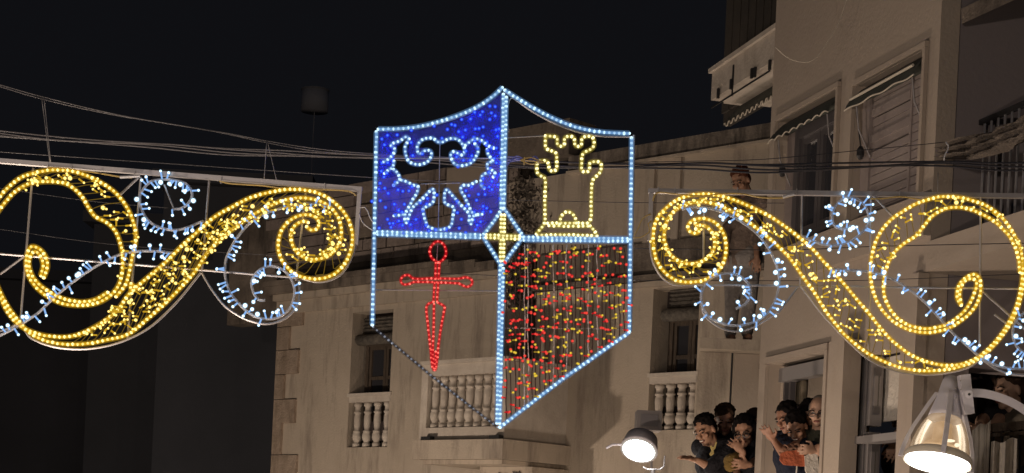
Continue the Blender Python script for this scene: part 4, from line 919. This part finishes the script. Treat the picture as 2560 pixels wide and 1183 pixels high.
# ================================================================== FLOODLIGHTS
YF = 13.5; fm_ = YF/FPX
fl = thing('floodlight', 'dazzling white floodlight on a bracket below the right side of the shield', 'floodlight', at(1632,1250,YF))
dirn = Vector((-.35,-1,-1.35)).normalized(); q = Vector((0,0,1)).rotation_difference(dirn)
c = at(1597,1126,YF)
Mf = Matrix.Translation(c) @ q.to_matrix().to_4x4() @ Matrix.Rotation(radians(0),4,'Z')
MB().lathe([(30*fm_*.3,-.16),(40*fm_,-.12),(47*fm_,-.02),(48*fm_,.0)], 20, M=Mf @ Matrix.Diagonal((1,1,1,1))).build('housing', M['lampgrey'], fl, True)
MB().lathe([(.001,.02),(24*fm_,.018),(40*fm_,.006)], 28, M=Mf, caps=False).build('lens', M['flood'], fl, True)
MB().lathe([(40*fm_,.006),(43*fm_,.004)], 28, M=Mf, caps=False).build('frosted_ring', glow('frosted_ring', (1,.95,.88), .8), fl)  # glowing rings added in place of the halo round the floodlight
MB().lathe([(43*fm_,.004),(46*fm_,.002)], 28, M=Mf, caps=False).build('frosted_ring', glow('outer_frosted_ring', (.9,.78,.66), .45), fl)
b = MB()
b.tube([at(1662,1140,YF), at(1660,1166,YF), at(1650,1174,YF), at(1618,1174,YF), at(1607,1168,YF)], 2.2*fm_, 6); b.tube([at(1633,1174,YF), at(1631,1500,YF)], 5*fm_, 8)
b.build('bracket', M['galv'], fl)
MB().tube([at(1515,1120,YF), at(1530,1112,YF), at(1556,1111,YF)], 3*fm_, 8).build('visor_arm', M['lampgrey'], fl)
l = bpy.data.lights.new('floodlight_light', 'SPOT'); l.energy = 60; l.color = (1,.97,.9); l.spot_size = radians(100); l.spot_blend = .8; l.shadow_soft_size = .1
lo = bpy.data.objects.new('floodlight_light', l); COL.objects.link(lo); lo.location = c+dirn*.05; lo.rotation_mode = 'QUATERNION'; lo.rotation_quaternion = Vector((0,0,-1)).rotation_difference(dirn)
f2 = thing('floodlight', 'unlit grey floodlight box directly above the dazzling one', 'floodlight', at(1620,1085,YF+.3))
a_, b_ = at(1592,1026,YF+.3), at(1652,1078,YF+.3)
MB().box((a_.x,YF+.25,b_.z),(b_.x,YF+.5,a_.z)).build('housing', mat('flood_grey', (.32,.29,.28), .5, .2), f2)
MB().box((a_.x+.03,YF+.235,b_.z+.03),(b_.x-.03,YF+.249,a_.z-.03)).build('lens', mat('unlit_lens', (.28,.26,.27), .15), f2)
MB().tube([at(1629,1080,YF+.4), at(1627,1500,YF+.4)], 3.5*fm_, 6).build('bracket', M['galv'], f2)

# ================================================================== PEOPLE
def remesh(b, name, mats, parent, vox=.0072, smooth=3):
    o = b.build(name, mats, parent)
    m = o.modifiers.new('r', 'REMESH'); m.mode = 'VOXEL'; m.voxel_size = vox; m.use_smooth_shade = True
    if smooth: s_ = o.modifiers.new('s', 'SMOOTH'); s_.iterations = smooth; s_.factor = .5
    dg = bpy.context.evaluated_depsgraph_get(); me = bpy.data.meshes.new_from_object(o.evaluated_get(dg)); o.modifiers.clear(); o.data = me; me.name = name
    if not me.materials: me.materials.append(mats)
    return o
SK = [mat('skin', (.36,.20,.13), .55), mat('tanned_skin', (.28,.145,.095), .55), mat('pale_skin', (.42,.26,.185), .55), mat('shaded_skin', (.40,.26,.19), .6)]  # last skin lightened to make up for missing light on the shaded balcony
HR = dict(black=mat('black_hair', (.010,.008,.008), .95, spec=.1), brown=mat('brown_hair', (.04,.024,.016), .95, spec=.1), grey=mat('grey_hair', (.24,.21,.18), .95, spec=.1), auburn=mat('auburn_hair', (.10,.035,.02), .9, spec=.1))
CL = {}
def clothm(c, n):
    if n not in CL: CL[n] = worn(n, c, tuple(x*.7 for x in c), 9, bump=.5, rough=.9)
    return CL[n]
EYE_M = mat('eyes', (.03,.02,.018), .25); LIP = mat('lips', (.20,.07,.055), .6); TEETH = mat('teeth', (.7,.66,.58), .4)
def frame3(f, up):
    f = Vector(f).normalized(); u = Vector(up); u = (u-f*u.dot(f)).normalized(); r = f.cross(u).normalized(); return f, u, r
def person(label, head, Y, face, up, skin, hair, style, shirt, arms=(), pelvis=None, floor=None, glasses=False, smile=False, group=None, trousers=((.03,.035,.05),'dark_trousers'), sc=1.0, longhair=False, strings=False, legs=True, hands_pose='curl'):
    H = at(*head, Y); f, u, r = frame3(face, up); s = sc
    R = Matrix((r, f, u)).transposed()
    neck = H-u*.13*s-f*.02*s; 
    pel = pelvis if pelvis else Vector((neck.x, neck.y+.05, neck.z-.58))
    ch = neck.lerp(pel, .27)
    sidev = Vector((r.x, r.y, 0)).normalized()
    shl, shr = ch+sidev*.17*s+Vector((0,0,.07)), ch-sidev*.17*s+Vector((0,0,.07))
    t = thing('person', label, 'person', Vector((pel.x, pel.y, floor if floor is not None else pel.z-.9)), group)
    b = MB()
    # head
    b.ell(H+u*.028*s-f*.008*s, (.074*s,.092*s,.088*s), R, n=14, k=10); b.ell(H-u*.045*s+f*.022*s, (.056*s,.066*s,.068*s), R, n=12, k=8)
    b.ell(H-u*.092*s+f*.062*s, (.026*s,.024*s,.020*s), R); b.ell(H+u*.022*s+f*.078*s, (.052*s,.016*s,.014*s), R)
    b.tube([H+u*.020*s+f*.082*s, H-u*.028*s+f*.106*s], .012*s, 8, rs=[.009*s,.017*s]); b.ell(H-u*.032*s+f*.097*s, (.019*s,.016*s,.011*s), R)
    for q_ in (-1,1):
        b.ell(H+r*q_*.076*s-u*.012*s-f*.01*s, (.011*s,.019*s,.030*s), R, n=8, k=6); b.ell(H+r*q_*.042*s-u*.025*s+f*.066*s, (.024*s,.018*s,.020*s), R, n=8, k=6)
    b.cap(H-u*.06*s-f*.02*s, neck-u*.02*s, .054*s, .060*s); b.cap(neck-u*.02*s, ch, .062*s, .10*s)
    # trunk
    b.cap(shl, shr, .062*s, .062*s); b.ell(ch-Vector((0,0,.06)), (.16*s,.11*s,.17*s)); b.cap(ch-Vector((0,0,.12)), pel, .125*s, .13*s); b.cap(pel-sidev*.06, pel+sidev*.06, .13*s, .13*s)
    ctop = MB(); ctop.ell(ch-Vector((0,0,.05)), (.175*s,.128*s,.18*s)); ctop.cap(shl, shr, .078*s, .078*s); ctop.cap(ch-Vector((0,0,.12)), pel, .142*s, .15*s); ctop.cap(neck-u*.045*s, ch, .072*s, .115*s)
    for (A, sgn) in zip(arms, (1,-1)) if len(arms) == 2 else ():
        if A is None: continue
        pts = [at(*p[:2], Y+p[2]) for p in A['pts']]
        S0 = shl if (A.get('s', 0) == 0) else shr
        el, wr = pts[0], pts[1]; sleeve = A.get('sleeve', .5)
        b.cap(S0, el, .050*s, .040*s); b.cap(el, wr, .041*s, .027*s)
        if sleeve > 0:
            if sleeve <= 1: ctop.cap(S0, S0.lerp(el, sleeve), .068*s, .060*s)
            else: ctop.cap(S0, el, .066*s, .054*s); ctop.cap(el, el.lerp(wr, sleeve-1), .054*s, .040*s)
        # hand
        hd = (pts[2]-wr).normalized(); up2 = Vector(A.get('n', (0,-1,0))); hn = (up2-hd*up2.dot(hd)).normalized(); hs = hd.cross(hn)
        palm = wr+hd*.05*s; Rh = Matrix((hs, hd, hn)).transposed()
        b.ell(palm, (.040*s,.052*s,.016*s), Rh); b.cap(wr, palm, .026*s, .02*s)
        cu = A.get('curl', .5)
        for k,(o2, ln) in enumerate(((-.034,.062),(-.0115,.074),(.0115,.070),(.034,.056))):
            root = palm+hs*o2*s+hd*.035*s; d1 = (hd*(1-.3*cu)-hn*cu*.6+hs*o2*3).normalized(); mid = root+d1*ln*.55*s; d2 = (d1-hn*cu*1.3).normalized(); tip = mid+d2*ln*.5*s
            b.cap(root, mid, .0088*s, .0082*s, 6); b.cap(mid, tip, .0082*s, .007*s, 6)
        ts = A.get('thumb', 1); root = palm-hd*.015*s+hs*ts*.032*s; mid = root+(hs*ts*.8+hd*.6).normalized()*.04*s; b.cap(root, mid, .013*s, .011*s, 6); b.cap(mid, mid+(hd-hn*.4).normalized()*.03*s, .011*s, .009*s, 6)
    fl_ = floor if floor is not None else pel.z-.9
    if legs:
        for q_ in (-1,1):
            hip = pel+sidev*.09*q_-Vector((0,0,.05)); L_ = hip.z-fl_; kn = Vector((hip.x, hip.y-.03, fl_+L_*.52)); an = Vector((hip.x, hip.y+.02, fl_+.08))
            b.cap(hip, kn, .085*s, .058*s); b.cap(kn, an, .055*s, .038*s); b.cap(an-Vector((0,0,.03)), an+Vector((0,-.16,-.045)), .04*s, .035*s)
    remesh(b, 'body', skin, t)
    remesh(ctop, 'shirt', clothm(*shirt), t, .011, 6)
    if legs:
        b2 = MB(); b2.cap(pel-sidev*.06, pel+sidev*.06, .146*s, .146*s)
        for q_ in (-1,1):
            hip = pel+sidev*.09*q_-Vector((0,0,.05)); L_ = hip.z-fl_; kn = Vector((hip.x, hip.y-.03, fl_+L_*.52)); an = Vector((hip.x, hip.y+.02, fl_+.10))
            b2.cap(hip, kn, .102*s, .075*s); b2.cap(kn, an, .074*s, .060*s)
        remesh(b2, 'trousers', clothm(*trousers), t, .014, 6)
    # face details
    e = MB()
    for q_ in (-1,1): e.ell(H+r*q_*.032*s+u*.002*s+f*.082*s, (.015*s,.008*s,.0065*s), R, n=8, k=6); e.tube([H+r*q_*.014*s+u*.022*s+f*.096*s, H+r*q_*.034*s+u*.029*s+f*.091*s, H+r*q_*.054*s+u*.020*s+f*.074*s], .0045*s, 5)
    e.build('eyes', EYE_M, t, True)
    MB().ell(H-u*.060*s+f*.088*s, (.026*s,.010*s,.008*s if not smile else .012*s), R, n=10, k=6).build('mouth', LIP, t, True)
    if smile: MB().ell(H-u*.058*s+f*.092*s, (.020*s,.009*s,.006*s), R, n=10, k=6).build('teeth', TEETH, t, True)
    h = MB(); rh = random.Random(len(label))
    if style != 'bald':
        h.ell(H+u*.052*s-f*.022*s, (.083*s,.092*s,.076*s), R, n=14, k=9); h.ell(H+u*.0*s-f*.055*s, (.076*s,.058*s,.075*s), R, n=12, k=8)
        for _ in range(80):
            a = rh.uniform(0,6.28); q1 = rh.uniform(.2,1.5); dv = (r*cos(a)*sin(q1)*.084+f*(sin(a)*sin(q1)*.09-.03)+u*(cos(q1)*.078+.052))*s
            if dv.dot(f) > .045*s and dv.dot(u) < .06*s: continue
            h.ell(H+dv, (rh.uniform(.008,.018)*s,rh.uniform(.010,.020)*s,rh.uniform(.006,.013)*s), R, n=6, k=5)
        if style == 'side': h.ell(H+u*.075*s+f*.045*s+r*.02*s, (.055*s,.035*s,.03*s), R)
        if longhair:
            for q_ in (-1,1): h.cap(H+u*.03*s+r*q_*.070*s-f*.02*s, H-u*.15*s+r*q_*.085*s-f*.01*s, .036*s, .030*s)
            h.cap(H-f*.06*s, H-u*.18*s-f*.06*s, .07*s, .06*s)
        if style == 'bun': h.ell(H+u*.06*s-f*.11*s, (.045*s,.045*s,.045*s), R); h.cap(H+u*.10*s-r*.03*s, H+u*.135*s-r*.06*s, .012*s, .006*s)
    else:
        for q_ in (-1,1): h.ell(H+r*q_*.066*s+u*.02*s-f*.03*s, (.020*s,.055*s,.042*s), R)
        h.ell(H+u*.02*s-f*.07*s, (.068*s,.036*s,.05*s), R); h.ell(H+u*.095*s-f*.03*s, (.05*s,.06*s,.026*s), R)
    remesh(h, 'hair', HR[hair], t, .006, 1)
    if glasses:
        g = MB()
        for q_ in (-1,1):
            c0 = H+r*q_*.034*s+u*.0*s+f*.100*s; g.tube([c0+R@Vector((.026*s*cos(a*pi/6),0,.019*s*sin(a*pi/6))) for a in range(13)], .0032*s, 5)
            g.tube([c0+r*q_*.026*s, H+r*q_*.078*s+u*.0*s-f*.01*s], .0028*s, 5)
        g.tube([H-r*.01*s+f*.103*s, H+r*.01*s+f*.103*s], .003*s, 5); g.build('glasses', M['spec_frame'], t)
    if strings:
        for q_ in (-1,1): MB().tube([neck+sidev*.04*q_+Vector((0,-.085,-.02)), ch+sidev*.05*q_+Vector((0,-.15,-.02)), ch+sidev*.055*q_+Vector((0,-.155,-.16))], .005, 5).build('hood_string', TEETH, t)
    return t, dict(H=H, ch=ch, f=f, u=u, r=r, pel=pel)
FLG = 3.28   # floor of the people on the first level
G1 = 'people leaning out beside the beige building'
YP = 13.1
BLK = ((.014,.013,.018),'black_cotton')
NAVY = ((.012,.016,.035),'navy_cotton')
def A(pts, **k): return dict(pts=pts, **k)
p2, d2 = person('ruddy person with swept dark hair, second from left in the group of four', (1812,1051), YP+.25, (-.1,-1,-.35), (-.05,0,1), SK[1], 'brown', 'side', BLK, arms=(A([(1790,1150,-.1),(1800,1185,-.15),(1800,1200,-.2)], s=1), A([(1850,1150,-.12),(1840,1180,-.2),(1835,1195,-.2)], s=0)), pelvis=at(1835,1215,YP+.30), floor=3.1, group=G1, sc=0.93)
p1, d1 = person('person in black shirt with gold emblem, leftmost of four, one hand stretched out', (1763,1076), YP, (-.62,-.75,-.45), (-.25,0,1), SK[0], 'black', 'short', BLK,
    arms=(A([(1775,1168,-.12),(1745,1152,-.15),(1722,1146,-.15)], s=1, sleeve=1, curl=.2, n=(.2,-.4,1)), A([(1848,1155,-.1),(1840,1190,-.2),(1830,1200,-.2)], s=0, sleeve=1)), pelvis=at(1820,1225,YP+.12), floor=3.1, smile=True, group=G1, sc=0.93)
p3, d3 = person('person with long dark hair and glasses, hands clasped, beside the beige wall edge', (1862,1078), YP-.05, (-.35,-.9,-.42), (-.12,0,1), SK[0], 'black', 'short', BLK,
    arms=(A([(1850,1165,-.1),(1858,1130,-.24),(1840,1112,-.26)], s=1, sleeve=1.5, curl=.9), A([(1893,1150,-.05),(1875,1162,-.22),(1835,1160,-.26)], s=0, sleeve=.6, curl=.7)), pelvis=at(1880,1225,YP), floor=3.1, glasses=True, longhair=True, group=G1, sc=0.93)
p4, d4 = person('person with brown hair half hidden behind the wall edge, rightmost in the group of four', (1886,1064), YP+.16, (-.3,-.95,-.3), (0,0,1), SK[2], 'brown', 'side', BLK, arms=(None,None), pelvis=at(1905,1225,YP+.2), floor=3.1, group=G1, sc=0.93)
# gold emblem on the black shirt
b = MB(); em = [(0,0),(6,-4),(4,-14),(10,-20),(16,-38),(12,-42),(7,-28),(2,-24),(-4,-30),(-8,-26),(-3,-14),(-10,-4),(-6,3)]
o_p = (1781,1138)
vs = [at(o_p[0]+x*.72, o_p[1]+y*.82, YP-.215) for x,y in em]; vb = [v+Vector((0,.012,0)) for v in vs]; n = len(em)
b.add(vs+vb, [tuple(range(n)), tuple(reversed(range(n,2*n)))]+[(i,(i+1)%n,n+(i+1)%n,n+i) for i in range(n)]); b.build('gold_emblem', M['gold'], p1)
# mustard cloth held by the third person
b = MB(); b.ell(at(1833,1153,YP-.22), (.075,.05,.06)).ell(at(1826,1166,YP-.24), (.05,.04,.045)).ell(at(1848,1142,YP-.2), (.05,.04,.05))
tag(remesh(b, 'folded_cloth', clothm((.22,.14,.04),'mustard_cloth'), None, .01, 8), 'mustard cloth bundle held in the hands of the long-haired person', 'cloth')
# balcony the four stand on (below the picture)
q0, q1 = at(1700,1300,YP-.2), at(1905,1300,YP-.2)
bc = thing('small_balcony', 'small balcony with parapet carrying the group of four people', 'balcony', (q0.x, YP, 3.0))
MB().box((q0.x,YP-.42,2.95),(q1.x+.35,YP+.75,3.09)).build('slab', M['plaster'], bc)
MB().box((q0.x+.02,YP-.40,3.093),(q1.x+.35,YP-.33,3.093+.72)).build('parapet', M['plaster'], bc)
# window group
G2 = 'people at the open window'
YW = 12.25
HOOD = NAVY
w1, e1 = person('person with thick black hair at the open window, arm thrown out to the left', (1967,1045), 12.06, (-.75,-.6,-.45), (-.1,0,1), SK[1], 'black', 'short', HOOD,
    arms=(A([(1958,1132,-.22),(1935,1102,-.38),(1912,1072,-.42)], s=1, sleeve=.4, curl=.15, n=(-.6,-.6,.3)), A([(2000,1150,-.1),(1985,1140,-.25),(1970,1130,-.3)], s=0, sleeve=.8)), pelvis=at(1990,1240,12.15), floor=3.1, group=G2, strings=True, sc=0.84)
w2, e2 = person('laughing person looking down, second from the left at the open window', (1992,1068), 11.90, (-.35,-.8,-.6), (-.12,0,1), SK[0], 'black', 'short', HOOD,
    arms=(A([(1978,1140,-.12),(2010,1132,-.22),(2030,1128,-.25)], s=1, sleeve=1.6, curl=.9), A([(2030,1140,-.1),(2012,1128,-.22),(1995,1130,-.25)], s=0, sleeve=.6, curl=.8)), pelvis=at(2005,1235,12.15), floor=3.1, smile=True, group=G2, strings=True, sc=0.84)
w3, e3 = person('person in a dark hooded top with white strings, second from right at the window', (2021,1040), 12.02, (-.25,-.9,-.4), (0,0,1), SK[0], 'black', 'side', HOOD,
    arms=(A([(2020,1140,-.2),(2030,1126,-.42),(2045,1122,-.44)], s=1, sleeve=1.2, curl=.9), None), pelvis=at(2030,1235,12.15), floor=3.1, group=G2, strings=True, sc=0.84)
w4, e4 = person('older balding person with glasses at the right side of the open window', (2047,1028), 11.84, (-.35,-.9,-.35), (.02,0,1), SK[2], 'grey', 'bald', ((.05,.05,.035),'olive_cotton'),
    arms=(A([(2040,1135,-.1),(2040,1126,-.25),(2018,1124,-.28)], s=1, sleeve=1.2, curl=.9), None), pelvis=at(2058,1235,12.15), floor=3.1, glasses=True, group=G2, sc=0.84)
# garments hanging over the sill
def drape(name, pts, Y, m, label):
    b = MB(); n = len(pts); f_ = [at(x,y,Y) for x,y in pts]; k_ = [v+Vector((0,.03,0)) for v in f_]
    b.add(f_+k_, [tuple(range(n)), tuple(reversed(range(n,2*n)))]+[(i,n+i,n+(i+1)%n,(i+1)%n) for i in range(n)])
    o = b.build(name, m, None); return tag(o, label, 'cloth')
drape('sweater', [(1950,1150),(1952,1133),(1966,1128),(1990,1126),(2006,1118),(2012,1150),(2014,1166),(1980,1164),(1960,1162)], 11.62, clothm((.50,.13,.06),'orange_knit'), 'orange sweater tied at the waist of the laughing person in the window')
drape('scarf', [(2012,1140),(2028,1132),(2044,1136),(2048,1183),(2046,1230),(2030,1230),(2024,1200),(2014,1175)], 11.60, M['white_cloth'], 'off-white garment hanging over the right part of the window sill')
MB().pbox(FR, W3[0], W3[1], W3[2]-.05, ZR(2000,1183)-.22, -.118, .03).build('window_sill', M['plaster_right'], rb)
MB().pbox(FR, uA, uB, 2.98, 3.08, -1.7, -.125).build('floor_slab', M['plaster_right'], rb)
# figure built in the sliding door gap in place of a reflected arm
person('person in dark clothes partly seen in the gap of the sliding door by the lamp', (2256,1022), 11.5, (-.9,.1,-.2), (0,0,1), SK[2], 'black', 'short', BLK, arms=(A([(2250,1085,-.25),(2246,1100,-.3),(2240,1110,-.3)], s=1, sleeve=0), None), floor=3.1)  # added figure, stands in for an arm reflected in the door
# dim people behind the lamp arm
YD = 10.85; G3 = 'people on the shaded balcony'
person('person seen from behind, dark hair, left of the shaded balcony group', (2437,975), YD+.1, (.2,1,0), (0,0,1), SK[3], 'black', 'short', BLK, arms=(None,None), pelvis=at(2437,1200,YD+.1), floor=3.0, group=G3, longhair=True)
person('person with grey hair and blue top leaning over the shaded rail', (2488,960), YD+.2, (.3,-.8,-.5), (.1,0,1), SK[3], 'grey', 'short', ((.02,.03,.09),'blue_cotton'), arms=(A([(2455,1050,-.2),(2448,1070,-.45),(2440,1080,-.5)], s=1, sleeve=.3, curl=.8), A([(2500,1050,-.2),(2470,1075,-.45),(2460,1078,-.5)], s=0, sleeve=.3, curl=.8)), pelvis=at(2485,1190,YD+.3), floor=3.0, group=G3)
person('person in profile looking left on the shaded balcony', (2522,975), YD, (-.9,-.4,-.2), (0,0,1), SK[3], 'brown', 'short', ((.10,.085,.065),'sand_cotton'), arms=(None,None), pelvis=at(2530,1200,YD+.1), floor=3.0, group=G3)
person('person with pale collar at the right edge of the shaded balcony', (2556,962), YD+.2, (-.5,-.8,-.2), (0,0,1), SK[3], 'black', 'side', ((.08,.045,.03),'brown_cotton'), arms=(None,None), pelvis=at(2562,1200,YD+.3), floor=3.0, group=G3)
MB().pbox(FR, uB, ub_, 2.9, 2.985, -1.75, -.05).build('floor_slab', M['plaster_right'], rb)
# person standing on the terrace bay behind the right garland
YT = YB-.05
hd = at(1853,452,YT+.0)
sT = (hd.z+.12-zt_b)/1.74
person('person with auburn bun and brown top standing on the terrace behind the right garland', (1852,452), YT, (-.55,-.75,-.55), (-.12,0,1), SK[0], 'auburn', 'bun', ((.25,.19,.155),'brown_knit'),
    arms=(A([(1818,570,-.05),(1815,625,-.15),(1813,640,-.18)], s=1, sleeve=1.6), A([(1890,570,0),(1892,640,-.1),(1892,655,-.1)], s=0, sleeve=1.6)), pelvis=at(1856,645,YT+.1), floor=zt_b, trousers=((.36,.33,.31),'grey_trousers'), sc=1.0)
